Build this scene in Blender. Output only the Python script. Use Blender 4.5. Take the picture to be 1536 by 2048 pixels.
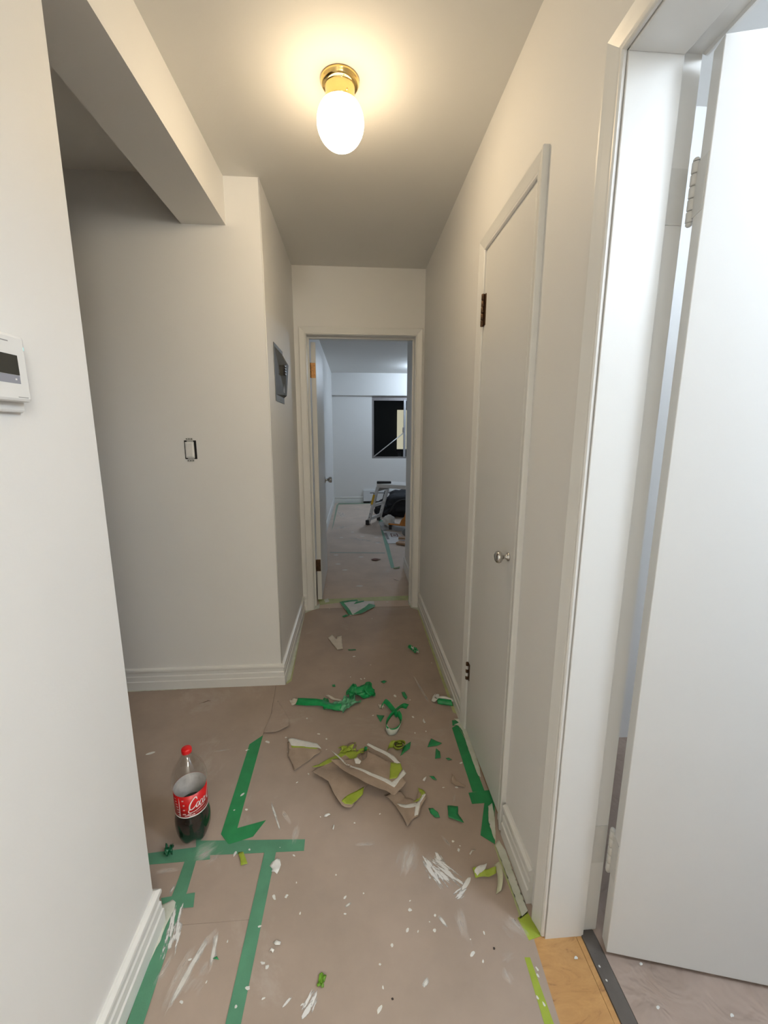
import bpy, bmesh, math, random
from mathutils import Vector, Matrix, noise

# ------------------------------------------------------------------ scene, camera, world, lights
sc = bpy.context.scene
col = sc.collection
for o in list(bpy.data.objects): bpy.data.objects.remove(o)
PI = math.pi

cam_data = bpy.data.cameras.new('camera'); cam = bpy.data.objects.new('camera', cam_data); col.objects.link(cam)
cam_data.sensor_fit = 'VERTICAL'; cam_data.sensor_height = 36.0; cam_data.lens = 829.44/2048*36.0
cam_data.clip_start = 0.02; cam_data.clip_end = 100
PITCH, YAW, ROLL, CAMH = .1871, .0717, .0024, 1.3419
fwd = Vector((math.sin(YAW)*math.cos(PITCH), math.cos(YAW)*math.cos(PITCH), -math.sin(PITCH)))
rgt = Vector((math.cos(YAW), -math.sin(YAW), 0)); upv = rgt.cross(fwd)
r2 = math.cos(ROLL)*rgt + math.sin(ROLL)*upv; u2 = -math.sin(ROLL)*rgt + math.cos(ROLL)*upv
cam.matrix_world = Matrix(((r2.x, u2.x, -fwd.x, 0), (r2.y, u2.y, -fwd.y, 0), (r2.z, u2.z, -fwd.z, CAMH), (0, 0, 0, 1)))
sc.camera = cam

w = bpy.data.worlds.new('night'); sc.world = w; w.use_nodes = True
w.node_tree.nodes['Background'].inputs[0].default_value = (.01, .014, .022, 1)
w.node_tree.nodes['Background'].inputs[1].default_value = 0.3

vs = sc.view_settings
vs.view_transform = 'Standard'; vs.look = 'None'; vs.gamma = 1.0; vs.use_curve_mapping = False
vs.exposure = 0.0
HALL_GLOBE = 52.0            # radiance of the hall globe
HALL_COLOR = (1.0, .77, .49)
ROOM_W = 47.0                # ceiling lamp of the room on the right
ROOM_COLOR = (.78, .88, 1.0)
BACK_W = 70.0                # unseen lamp added behind to brighten the hall
BACK_COLOR = (1.0, .95, .83)
BED_W = 36.0                 # bedroom ceiling lamp
BED_COLOR = (.70, .84, 1.0)

def lamp(name, loc, watts, colour, radius=.07):
    l = bpy.data.lights.new(name, 'POINT'); l.energy = watts; l.color = colour; l.shadow_soft_size = radius
    o = bpy.data.objects.new(name, l); col.objects.link(o); o.location = loc
    return o

# ------------------------------------------------------------------ materials
MATS = {}
def s2l(c):
    return tuple(((v/255)/12.92 if v/255 <= .04045 else ((v/255+.055)/1.055)**2.4) for v in c)
def mat(name, c, rough=.6, var=.06, scale=6.0, bump=0.0, bscale=200.0, metal=0.0, coat=0.0, c2=None, spec=.5):
    if name in MATS: return MATS[name]
    m = bpy.data.materials.new(name); m.use_nodes = True; MATS[name] = m
    nt = m.node_tree; N = nt.nodes; L = nt.links
    b = N['Principled BSDF']
    b.inputs['Roughness'].default_value = rough; b.inputs['Metallic'].default_value = metal
    b.inputs['Specular IOR Level'].default_value = spec
    if coat: b.inputs['Coat Weight'].default_value = coat
    tc = N.new('ShaderNodeTexCoord')
    nz = N.new('ShaderNodeTexNoise'); nz.inputs['Scale'].default_value = scale; nz.inputs['Detail'].default_value = 5
    L.new(tc.outputs['Object'], nz.inputs['Vector'])
    rp = N.new('ShaderNodeValToRGB')
    lo = c2 if c2 else tuple(v*(1-var) for v in c); hi = c if c2 else tuple(min(1, v*(1+var)) for v in c)
    rp.color_ramp.elements[0].position = .3; rp.color_ramp.elements[1].position = .7
    rp.color_ramp.elements[0].color = (*lo, 1); rp.color_ramp.elements[1].color = (*hi, 1)
    L.new(nz.outputs['Fac'], rp.inputs['Fac']); L.new(rp.outputs['Color'], b.inputs['Base Color'])
    if bump:
        n2 = N.new('ShaderNodeTexNoise'); n2.inputs['Scale'].default_value = bscale; n2.inputs['Detail'].default_value = 4
        L.new(tc.outputs['Object'], n2.inputs['Vector'])
        bp = N.new('ShaderNodeBump'); bp.inputs['Strength'].default_value = bump; bp.inputs['Distance'].default_value = .002
        L.new(n2.outputs['Fac'], bp.inputs['Height']); L.new(bp.outputs['Normal'], b.inputs['Normal'])
    return m

WALL = mat('wall_paint', (.82, .815, .80), .55, .012, 2.0, .10, 160)
CEIL = mat('ceiling_paint', (.78, .775, .75), .85, .012, 2.0, .12, 120)
TRIM = mat('trim_paint', (.80, .80, .78), .32, .015, 3.0, .06, 60)
DOORW = mat('door_paint', (.78, .78, .765), .35, .012, 2.0, .06, 50)
PAINTED = mat('overpainted_hardware', (.70, .70, .68), .4, .03, 30)
GREEN = mat('green_tape', s2l((38, 138, 82)), .45, .10, 25, .25, 300)
GREEN_OLD = mat('dusty_green_tape', s2l((88, 146, 116)), .6, .12, 14, .25, 300)
GREEN_BRIGHT = mat('bright_green_tape', s2l((20, 150, 84)), .35, .22, 30, .4, 120)
GREEN_PALE = mat('translucent_green_film', s2l((96, 170, 130)), .3, .3, 40, .5, 120)
LIME = mat('lime_tape', s2l((158, 176, 62)), .5, .10, 30, .2, 200)
LIME_PALE = mat('lime_tape_paint_washed', s2l((176, 184, 132)), .55, .10, 18, .2, 200)
WHITE_DRY = mat('dried_white_paint', (.72, .72, .69), .5, .05, 60, .5, 120)
TORN = mat('torn_brown_paper', (.37, .285, .22), .75, .12, 18, .3, 90)
TORN_DK = mat('brown_paper_underside', (.20, .15, .115), .8, .12, 18, .3, 90)
CREAM = mat('cream_paper', (.62, .57, .50), .7, .06, 20, .3, 90)
SILVER = mat('brushed_nickel', (.55, .54, .52), .22, .08, 80, 0, 0, 1.0)
BRASS = mat('polished_brass', (.86, .62, .24), .12, .05, 30, 0, 0, 1.0)
BRONZE = mat('dark_bronze_hinge', (.10, .055, .03), .4, .25, 60, .3, 200, .7)
COPPER = mat('worn_copper_hinge', (.46, .24, .09), .42, .25, 60, .3, 200, .6)
BLACK = mat('black_plastic', (.012, .012, .013), .4, .2, 30)
DARKGREY = mat('grey_threshold', (.12, .105, .092), .45, .12, 20, .2, 200)
STEEL = mat('grey_panel_steel', (.13, .135, .13), .5, .15, 20, spec=.3)
WHITEPL = mat('white_plastic', (.80, .80, .79), .35, .02, 10)
HEATER = mat('heater_enamel', (.74, .76, .78), .35, .02, 10)
ALU = mat('aluminium', (.66, .66, .66), .4, .06, 40, 0, 0, .5)
YELLOW = mat('yellow_sticker', (.75, .45, .03), .5, .05, 30)
CLOTH = mat('black_fabric', (.012, .013, .018), .8, .3, 20, .6, 120)
ORANGE = mat('orange_varnished_wood', (.62, .24, .045), .5, .12, 20)
KRAFT = mat('cardboard', (.42, .27, .17), .75, .1, 20)
GREYPLASTIC = mat('grey_plastic_film', (.36, .35, .34), .35, .2, 20, .5, 60)
WINFRAME = mat('window_aluminium', (.27, .25, .25), .45, .06, 20, 0, 0, .3)
BRICK = mat('night_wall', (.01, .012, .012), .9, .3, 4)
RED = mat('red_label', (.62, .012, .014), .35, .10, 60)
REDCAP = mat('red_cap', (.72, .012, .014), .35, .04, 30)
LETTER = mat('white_lettering', (.85, .85, .85), .4, .02, 30)
COLA = mat('cola', (.006, .004, .003), .06, .2, 10)

# builder's paper: brown-grey, scuffed with plaster dust
def paper_mat(name, base, dust, wrinkle=.25, depth=.004):
    m = bpy.data.materials.new(name); m.use_nodes = True; MATS[name] = m
    nt = m.node_tree; N = nt.nodes; L = nt.links; b = N['Principled BSDF']
    b.inputs['Roughness'].default_value = .62; b.inputs['Specular IOR Level'].default_value = .35
    tc = N.new('ShaderNodeTexCoord')
    n1 = N.new('ShaderNodeTexNoise'); n1.inputs['Scale'].default_value = 3.2; n1.inputs['Detail'].default_value = 6; n1.inputs['Roughness'].default_value = .62
    n2 = N.new('ShaderNodeTexNoise'); n2.inputs['Scale'].default_value = 1.3; n2.inputs['Detail'].default_value = 8; n2.inputs['Distortion'].default_value = 1.8; n2.inputs['Roughness'].default_value = .7
    for n in (n1, n2): L.new(tc.outputs['Object'], n.inputs['Vector'])
    r1 = N.new('ShaderNodeValToRGB'); r1.color_ramp.elements[0].position = .3; r1.color_ramp.elements[1].position = .7
    r1.color_ramp.elements[0].color = (*[v*.88 for v in base], 1); r1.color_ramp.elements[1].color = (*[v*1.1 for v in base], 1)
    r2_ = N.new('ShaderNodeValToRGB'); r2_.color_ramp.elements[0].position = .56; r2_.color_ramp.elements[1].position = .78
    r2_.color_ramp.elements[0].color = (0, 0, 0, 1); r2_.color_ramp.elements[1].color = (dust, dust, dust, 1)
    L.new(n1.outputs['Fac'], r1.inputs['Fac']); L.new(n2.outputs['Fac'], r2_.inputs['Fac'])
    mx = N.new('ShaderNodeMix'); mx.data_type = 'RGBA'
    L.new(r2_.outputs['Color'], mx.inputs['Factor']); L.new(r1.outputs['Color'], mx.inputs['A']); mx.inputs['B'].default_value = (.62, .60, .57, 1)
    L.new(mx.outputs['Result'], b.inputs['Base Color'])
    n3 = N.new('ShaderNodeTexNoise'); n3.inputs['Scale'].default_value = 9; n3.inputs['Detail'].default_value = 3; n3.inputs['Distortion'].default_value = .6
    L.new(tc.outputs['Object'], n3.inputs['Vector'])
    bp = N.new('ShaderNodeBump'); bp.inputs['Strength'].default_value = wrinkle; bp.inputs['Distance'].default_value = depth
    L.new(n3.outputs['Fac'], bp.inputs['Height']); L.new(bp.outputs['Normal'], b.inputs['Normal'])
    return m
PAPER = paper_mat('builders_paper', (.40, .32, .265), .45)
PAPER_ROOM = paper_mat('builders_paper_wrinkled', (.42, .325, .27), .40, 1.0, .03)

def wood_mat():
    m = bpy.data.materials.new('hardwood'); m.use_nodes = True
    nt = m.node_tree; N = nt.nodes; L = nt.links; b = N['Principled BSDF']; b.inputs['Roughness'].default_value = .35
    tc = N.new('ShaderNodeTexCoord'); mp = N.new('ShaderNodeMapping'); mp.inputs['Scale'].default_value = (6, 16, 5)
    nz = N.new('ShaderNodeTexNoise'); nz.inputs['Scale'].default_value = 1.6; nz.inputs['Detail'].default_value = 6; nz.inputs['Distortion'].default_value = 1.2
    L.new(tc.outputs['Object'], mp.inputs['Vector']); L.new(mp.outputs['Vector'], nz.inputs['Vector'])
    nz.inputs['Roughness'].default_value = .68; rp = N.new('ShaderNodeValToRGB'); e = rp.color_ramp.elements
    e[0].position = .30; e[0].color = (.24, .11, .04, 1); e[1].position = .7; e[1].color = (.60, .34, .13, 1)
    x = e.new(.42); x.color = (.50, .27, .10, 1)
    L.new(nz.outputs['Fac'], rp.inputs['Fac']); L.new(rp.outputs['Color'], b.inputs['Base Color'])
    return m
WOOD = wood_mat()

def emis(name, c, s):
    m = bpy.data.materials.new(name); m.use_nodes = True; nt = m.node_tree
    nt.nodes.remove(nt.nodes['Principled BSDF'])
    e = nt.nodes.new('ShaderNodeEmission'); e.inputs[0].default_value = (*c, 1); e.inputs[1].default_value = s
    nt.links.new(e.outputs[0], nt.nodes['Material Output'].inputs[0]); return m
def globe_mat():
    # opal globe: dimmer at the neck, glow graded by hand to spare the ceiling
    m = emis('lit_opal_glass', HALL_COLOR, HALL_GLOBE); nt = m.node_tree; N = nt.nodes; L = nt.links
    tc = N.new('ShaderNodeTexCoord'); sp = N.new('ShaderNodeSeparateXYZ'); L.new(tc.outputs['Generated'], sp.inputs[0])
    mr = N.new('ShaderNodeMapRange'); mr.inputs['From Min'].default_value = 1.0; mr.inputs['From Max'].default_value = .15
    mr.inputs['To Min'].default_value = HALL_GLOBE*.06; mr.inputs['To Max'].default_value = HALL_GLOBE
    L.new(sp.outputs['Z'], mr.inputs['Value'])
    e = [n for n in N if n.type == 'EMISSION'][0]; L.new(mr.outputs['Result'], e.inputs['Strength']); return m
GLOBE = globe_mat()
NEIGHBOUR = emis('lit_neighbour_window', (1.0, .9, .66), .62)

def thin_clear(name, ior, tint=(1, 1, 1)):
    m = bpy.data.materials.new(name); m.use_nodes = True; nt = m.node_tree; N = nt.nodes; L = nt.links
    N.remove(N['Principled BSDF'])
    t = N.new('ShaderNodeBsdfTransparent'); t.inputs[0].default_value = (*tint, 1)
    g = N.new('ShaderNodeBsdfGlossy'); g.inputs['Roughness'].default_value = .04; g.inputs['Color'].default_value = (1, 1, 1, 1)
    lw = N.new('ShaderNodeLayerWeight'); lw.inputs['Blend'].default_value = .5
    pw = N.new('ShaderNodeMath'); pw.operation = 'POWER'; pw.inputs[1].default_value = 5.0; L.new(lw.outputs['Facing'], pw.inputs[0])
    f0 = ((ior-1)/(ior+1))**2
    f = N.new('ShaderNodeMath'); f.operation = 'MULTIPLY_ADD'; f.inputs[1].default_value = 1-f0; f.inputs[2].default_value = f0; L.new(pw.outputs[0], f.inputs[0])
    x = N.new('ShaderNodeMixShader'); L.new(f.outputs[0], x.inputs[0]); L.new(t.outputs[0], x.inputs[1]); L.new(g.outputs[0], x.inputs[2])
    L.new(x.outputs[0], N['Material Output'].inputs[0]); return m
PET = thin_clear('clear_bottle_plastic', 1.7, (.95, .95, .94))
PANE = thin_clear('window_glass', 1.25, (.9, .93, .93))

def smear_mat(name, c, lo, hi, sx=9, sy=45, edge=1.6, top=1.0):
    m = bpy.data.materials.new(name); m.use_nodes = True; nt = m.node_tree; N = nt.nodes; L = nt.links
    b = N['Principled BSDF']; b.inputs['Base Color'].default_value = (*c, 1); b.inputs['Roughness'].default_value = .6
    tc = N.new('ShaderNodeTexCoord'); mp = N.new('ShaderNodeMapping'); mp.inputs['Scale'].default_value = (sx, sy, 1)
    oi = N.new('ShaderNodeObjectInfo'); ml = N.new('ShaderNodeMath'); ml.operation = 'MULTIPLY'; ml.inputs[1].default_value = 30
    L.new(oi.outputs['Random'], ml.inputs[0])
    nz = N.new('ShaderNodeTexNoise'); nz.noise_dimensions = '4D'; nz.inputs['Scale'].default_value = 1.0; nz.inputs['Detail'].default_value = 5; nz.inputs['Roughness'].default_value = .6
    L.new(tc.outputs['Object'], mp.inputs['Vector']); L.new(mp.outputs['Vector'], nz.inputs['Vector']); L.new(ml.outputs[0], nz.inputs['W'])
    # fall-off towards the rim of the smear, from the mesh's own box
    sep = N.new('ShaderNodeSeparateXYZ'); L.new(tc.outputs['Generated'], sep.inputs[0])
    def para(out):
        a = N.new('ShaderNodeMath'); a.operation = 'SUBTRACT'; a.inputs[1].default_value = .5; L.new(out, a.inputs[0])
        q = N.new('ShaderNodeMath'); q.operation = 'MULTIPLY'; L.new(a.outputs[0], q.inputs[0]); L.new(a.outputs[0], q.inputs[1])
        return q
    s = N.new('ShaderNodeMath'); s.operation = 'ADD'; L.new(para(sep.outputs[0]).outputs[0], s.inputs[0]); L.new(para(sep.outputs[1]).outputs[0], s.inputs[1])
    k = N.new('ShaderNodeMath'); k.operation = 'MULTIPLY_ADD'; k.inputs[1].default_value = -edge; k.inputs[2].default_value = .12; L.new(s.outputs[0], k.inputs[0])
    ad = N.new('ShaderNodeMath'); ad.operation = 'ADD'; L.new(nz.outputs['Fac'], ad.inputs[0]); L.new(k.outputs[0], ad.inputs[1])
    mr = N.new('ShaderNodeMapRange'); mr.inputs['From Min'].default_value = lo; mr.inputs['From Max'].default_value = hi; mr.inputs['To Max'].default_value = top; L.new(ad.outputs[0], mr.inputs['Value'])
    t = N.new('ShaderNodeBsdfTransparent'); x = N.new('ShaderNodeMixShader')
    L.new(mr.outputs['Result'], x.inputs[0]); L.new(t.outputs[0], x.inputs[1]); L.new(b.outputs[0], x.inputs[2])
    L.new(x.outputs[0], N['Material Output'].inputs[0]); return m
SMEAR = smear_mat('white_paint_smear', (.74, .74, .73), .50, .58, 22, 130, 1.3)
SMEAR_FAINT = smear_mat('faint_dust_smear', (.95, .91, .86), .45, .72, 14, 70, 1.4, .36)
SMEAR_WASH = smear_mat('white_wash', (.82, .82, .79), .42, .62, 16, 90, 1.2, .8)
SMEAR_WASH2 = smear_mat('white_wash_thick', (.80, .80, .77), .36, .52, 14, 80, .6, .95)
WASHED = mat('white_washed_tape', (.68, .70, .64), .55, .1, 22, .6, 80, c2=(.54, .58, .47))

# ------------------------------------------------------------------ mesh helpers
def link(name, me, m=None, parent=None):
    o = bpy.data.objects.new(name, me); col.objects.link(o)
    if m is not None: me.materials.append(m)
    if parent is not None: o.parent = parent
    return o
def tag(o, label=None, cat=None, group=None, kind=None):
    if label: o['label'] = label
    if cat: o['category'] = cat
    if group: o['group'] = group
    if kind: o['kind'] = kind
    return o
def empty(name, loc=(0, 0, 0)):
    o = bpy.data.objects.new(name, None); col.objects.link(o); o.location = loc; o.empty_display_size = .05
    return o
def frombm(name, bm, m, parent=None, smooth=False):
    bmesh.ops.recalc_face_normals(bm, faces=bm.faces)
    me = bpy.data.meshes.new(name); bm.to_mesh(me); bm.free()
    if smooth:
        for p in me.polygons: p.use_smooth = True
    return link(name, me, m, parent)
def add_box(bm, x0, x1, y0, y1, z0, z1, mtx=None):
    vs_ = [bm.verts.new((x, y, z)) for x in (x0, x1) for y in (y0, y1) for z in (z0, z1)]
    for f in ((0, 1, 3, 2), (4, 6, 7, 5), (0, 4, 5, 1), (2, 3, 7, 6), (0, 2, 6, 4), (1, 5, 7, 3)):
        bm.faces.new([vs_[i] for i in f])
    if mtx is not None:
        for v in vs_: v.co = mtx @ v.co
    return vs_
def boxes(name, lst, m, parent=None, bevel=0.0, mtx=None):
    bm = bmesh.new()
    for b in lst: add_box(bm, *b, mtx=mtx)
    if bevel:
        bmesh.ops.bevel(bm, geom=list(bm.edges), offset=bevel, segments=2, affect='EDGES', profile=.5)
    return frombm(name, bm, m, parent)
def lathe(name, prof, m, parent=None, seg=40, mtx=None, smooth=True, wob=None):
    bm = bmesh.new(); rings = []
    for (r, z) in prof:
        if r < 1e-6: rings.append([bm.verts.new((0, 0, z))]); continue
        ring = []
        for k in range(seg):
            a = 2*PI*k/seg; rr, zz = (wob(r, z, a) if wob else (r, z))
            ring.append(bm.verts.new((rr*math.cos(a), rr*math.sin(a), zz)))
        rings.append(ring)
    for a, b in zip(rings, rings[1:]):
        if len(a) == 1 and len(b) == 1: continue
        for k in range(seg):
            k2 = (k+1) % seg
            if len(a) == 1: bm.faces.new((a[0], b[k], b[k2]))
            elif len(b) == 1: bm.faces.new((a[k], b[0], a[k2]))
            else: bm.faces.new((a[k], b[k], b[k2], a[k2]))
    if mtx is not None: bmesh.ops.transform(bm, matrix=mtx, verts=bm.verts)
    return frombm(name, bm, m, parent, smooth)
def tube(name, pts, r, m, parent=None, seg=8, smooth=True):
    bm = bmesh.new(); rings = []; pts = [Vector(p) for p in pts]
    for i, p in enumerate(pts):
        d = (pts[min(i+1, len(pts)-1)] - pts[max(i-1, 0)]).normalized()
        a = d.cross(Vector((0, 0, 1)) if abs(d.z) < .9 else Vector((1, 0, 0))).normalized(); b = d.cross(a)
        rings.append([bm.verts.new(p + r*(math.cos(2*PI*k/seg)*a + math.sin(2*PI*k/seg)*b)) for k in range(seg)])
    for x, y in zip(rings, rings[1:]):
        for k in range(seg): bm.faces.new((x[k], x[(k+1) % seg], y[(k+1) % seg], y[k]))
    bm.faces.new(rings[0]); bm.faces.new(rings[-1])
    return frombm(name, bm, m, parent, smooth)
def beam(name, p0, p1, wu, wv, m, parent=None, up=(0, 0, 1), bevel=0.0):
    # rectangular bar from p0 to p1, section wu x wv
    p0, p1 = Vector(p0), Vector(p1); d = (p1-p0); n = d.length; d.normalize()
    a = d.cross(Vector(up)).normalized(); b = a.cross(d)
    mtx = Matrix(((a.x, d.x, b.x, p0.x), (a.y, d.y, b.y, p0.y), (a.z, d.z, b.z, p0.z), (0, 0, 0, 1)))
    return boxes(name, [(-wu/2, wu/2, 0, n, -wv/2, wv/2)], m, parent, bevel, mtx)
def catmull(pts, n=8):
    P = [Vector(p) for p in pts]; P = [P[0]*2-P[1]] + P + [P[-1]*2-P[-2]]; out = []
    for i in range(1, len(P)-2):
        for k in range(n):
            t = k/n
            out.append(.5*((2*P[i]) + (P[i+1]-P[i-1])*t + (2*P[i-1]-5*P[i]+4*P[i+1]-P[i+2])*t*t + (3*P[i]-P[i-1]-3*P[i+1]+P[i+2])*t**3))
    out.append(P[-2]); return out
def solid(o, th, off=1):
    md = o.modifiers.new('thickness', 'SOLIDIFY'); md.thickness = th; md.offset = off; return o

def idw(ctrl, pw=3.0):
    def f(x, y):
        s = ws = 0
        for (cx, cy, cz) in ctrl:
            d = math.hypot(x-cx, y-cy)
            if d < 1e-5: return cz
            q = 1/d**pw; s += q*cz; ws += q
        return s/ws
    return f
def sheet(name, pts, m, parent=None, zf=None, z0=.0, th=.0005, lmax=.02, jit=0.0, seed=1, smooth=True):
    # a thin sheet: outline on the floor, lifted by zf(x, y)
    rnd = random.Random(seed)
    bm = bmesh.new(); vs_ = [bm.verts.new((p[0], p[1], 0)) for p in pts]; bm.faces.new(vs_)
    bmesh.ops.triangulate(bm, faces=bm.faces[:], ngon_method='EAR_CLIP')
    for it in range(7):
        lng = [e for e in bm.edges if e.calc_length() > lmax]
        if not lng: break
        bmesh.ops.subdivide_edges(bm, edges=lng, cuts=1)
        bmesh.ops.triangulate(bm, faces=bm.faces[:])
    if zf is None and len(pts[0]) > 2: zf = idw([p for p in pts])
    for v in bm.verts:
        if jit and v.is_boundary:
            nv = noise.noise_vector((v.co.x*60+seed, v.co.y*60, seed*3.1)); v.co.x += jit*nv.x; v.co.y += jit*nv.y
    for v in bm.verts: v.co.z = (zf(v.co.x, v.co.y) if zf else 0) + z0
    bmesh.ops.recalc_face_normals(bm, faces=bm.faces)
    if sum(f.normal.z for f in bm.faces) < 0: bmesh.ops.reverse_faces(bm, faces=bm.faces[:])
    me = bpy.data.meshes.new(name); bm.to_mesh(me); bm.free()
    if smooth:
        for p in me.polygons: p.use_smooth = True
    o = link(name, me, m, parent); solid(o, th, 1); return o
def ribbon(name, path, width, m, parent=None, wdir=(0, 0, 1), th=.0005, n=8, twist=None):
    P = catmull(path, n); bm = bmesh.new(); prev = None
    for i, p in enumerate(P):
        wd = Vector(twist(i/(len(P)-1))) if twist else Vector(wdir)
        wd = wd.normalized()*width/2; a = bm.verts.new(p-wd); b = bm.verts.new(p+wd)
        if prev: bm.faces.new((prev[0], a, b, prev[1]))
        prev = (a, b)
    me = bpy.data.meshes.new(name); bm.to_mesh(me); bm.free()
    for p in me.polygons: p.use_smooth = True
    o = link(name, me, m, parent); solid(o, th, 0); return o
def crumple(name, c, sx, sy, sz, m, seed, parent=None, rot=0.0, n=16, fold=1.0):
    # a crumpled scrap of film: a grid pushed about in all three directions
    bm = bmesh.new(); g = []
    for i in range(n+1):
        row = []
        for j in range(n+1):
            u, v = i/n-.5, j/n-.5
            q = noise.noise_vector((u*3.2+seed, v*3.2, seed*1.7)); q2 = noise.noise_vector((u*8+seed*2, v*8, seed))
            x = u*sx*(1-.25*fold) + fold*sx*(.16*q.x+.05*q2.x); y = v*sy*(1-.25*fold) + fold*sy*(.16*q.y+.05*q2.y)
            z = sz*(.5+.8*q.z+.35*q2.z)
            row.append(bm.verts.new((x, y, max(.0008, z))))
        g.append(row)
    for i in range(n):
        for j in range(n): bm.faces.new((g[i][j], g[i+1][j], g[i+1][j+1], g[i][j+1]))
    mn = min(v.co.z for v in bm.verts)
    R = Matrix.Translation((c[0], c[1], .001-mn)) @ Matrix.Rotation(rot, 4, 'Z')
    bmesh.ops.transform(bm, matrix=R, verts=bm.verts)
    me = bpy.data.meshes.new(name); bm.to_mesh(me); bm.free()
    for p in me.polygons: p.use_smooth = True
    o = link(name, me, m, parent); solid(o, .0006, 0); return o

def sweep(path, prof):
    # moulding along a floor path, room on the right-hand side; one mesh per leg, mitred at the corners
    P = [Vector((p[0], p[1])) for p in path]; nrm = []
    for a, b in zip(P, P[1:]):
        d = (b-a).normalized(); nrm.append(Vector((d.y, -d.x)))
    st = []
    for i in range(len(P)):
        if i == 0: q = nrm[0]
        elif i == len(P)-1: q = nrm[-1]
        else:
            q = (nrm[i-1]+nrm[i]); q = q/(1+nrm[i-1].dot(nrm[i]))
        st.append([(P[i].x+q.x*t, P[i].y+q.y*t, z) for (t, z) in prof])
    out = []
    for a, b in zip(st, st[1:]):
        bm = bmesh.new(); A = [bm.verts.new(v) for v in a]; B = [bm.verts.new(v) for v in b]
        for k in range(len(A)): bm.faces.new((A[k], B[k], B[(k+1) % len(A)], A[(k+1) % len(A)]))
        bm.faces.new(A); bm.faces.new(B); out.append(bm)
    return out
BB = [(0, 0), (.016, 0), (.016, .046), (.0125, .050), (.0125, .074), (.0095, .079), (.0095, .096), (.0145, .1), (.0155, .107), (.0145, .114), (.006, .119), (0, .119)]
def baseboard(names, path):
    for n, bm in zip(names, sweep(path, BB)):
        tag(frombm(n, bm, TRIM), kind='structure')
CAS = [(0, 0), (0, .0055), (.003, .0085), (.007, .0085), (.0085, .0075), (.012, .009), (.030, .0135), (.040, .0165), (.045, .0165), (.047, .0145), (.047, 0)]
def casing(parent, a0, a1, zt, place, z0=0.0, sides=(0, 1, 2)):
    # three mitred members around an opening a0..a1, height zt; place(a, z, t) gives the point in space
    st = [[(a0-s, z0, t) for s, t in CAS], [(a0-s, zt+s, t) for s, t in CAS], [(a1+s, zt+s, t) for s, t in CAS], [(a1+s, z0, t) for s, t in CAS]]
    for i in sides:
        bm = bmesh.new(); A = [bm.verts.new(place(*v)) for v in st[i]]; B = [bm.verts.new(place(*v)) for v in st[i+1]]
        for k in range(len(A)): bm.faces.new((A[k], B[k], B[(k+1) % len(A)], A[(k+1) % len(A)]))
        bm.faces.new(A); bm.faces.new(B); frombm('casing', bm, TRIM, parent)

# ------------------------------------------------------------------ the setting
CZ = 2.44
XR, XL, DY, FY = .50, -.402, 3.047, 2.0857
NX, NY = -.556, .9524
DT = .15                                            # thickness of the bedroom door wall
OL, OR_, DZ = -.3201, .4377, 2.0083                 # bedroom doorway
def struct(name, lst, m, **k): return tag(boxes(name, lst, m, **k), kind='structure')
floor = struct('floor', [(-3.4, 3.4, -2.2, 8.4, -.08, -.010)], WOOD)
struct('ceiling', [(-3.4, 3.4, -2.2, 8.4, CZ, CZ+.08)], CEIL)
# right-hand wall with the near doorway (y .03-.885) and the closet opening (y 1.21-1.665)
struct('wall_right', [(XR, .65, -.3, .035, 0, CZ), (XR, .65, .035, .885, 2.05, CZ), (XR, .65, .885, 1.21, 0, CZ), (XR, .65, 1.21, 1.665, 2.012, CZ),
                      (XR, .65, 1.665, 4.0, 0, CZ)], WALL)
struct('wall_left', [(XL-.12, XL, FY+.12, 8.2, 0, CZ)], WALL)
struct('wall_front', [(-3.3, XL, FY, FY+.12, 0, CZ)], WALL)
struct('wall_near_left', [(-.748, NX, -2.1, NY, 0, CZ)], WALL)
struct('beam_left', [(-.748, NX, NY, FY, 2.246, CZ)], WALL)
struct('wall_door', [(XL, OL-.019, DY, DY+DT, 0, CZ), (OR_+.019, XR, DY, DY+DT, 0, CZ), (OL-.019, OR_+.019, DY, DY+DT, DZ+.019, CZ)], WALL)
struct('wall_side_room_left', [(-3.4, -3.3, -2.1, 2.2, 0, CZ)], WALL)
struct('wall_behind', [(-3.4, 3.4, -2.2, -2.1, 0, CZ)], WALL)
# the room on the right
struct('wall_room_far', [(.65, 3.4, 1.565, 1.665, 0, CZ)], WALL)
struct('wall_room_right', [(3.3, 3.4, -2.1, 1.565, 0, CZ)], WALL)
struct('wall_added_partition', [(.65, 3.3, -.3, -.2, 0, CZ)], WALL)  # unseen partition, added to shape how lamp light reaches door and hall
# the bedroom; its far wall has the window opening
WX0, WX1, WZ0, WZ1 = .345, 2.0, .868, 2.03
struct('wall_bedroom_far', [(-.55, WX0, 8.07, 8.2, 0, CZ), (WX1, 3.4, 8.07, 8.2, 0, CZ), (WX0, WX1, 8.07, 8.2, 0, WZ0), (WX0, WX1, 8.07, 8.2, WZ1, CZ)], WALL)
struct('beam_bedroom', [(XL, 3.3, 8.0, 8.07, 2.04, CZ)], WALL)
struct('wall_bedroom_right', [(3.3, 3.4, 4.0, 8.2, 0, CZ)], WALL)
struct('wall_bedroom_near', [(.65, 3.4, 3.9, 4.0, 0, CZ)], WALL)
# rounded corner bead where the side wall turns into the hall
tag(tube('trim_4', [(XL-.0015, FY+.0015, .115), (XL-.0015, FY+.0015, CZ)], .0032, TRIM), kind='structure')

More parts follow.
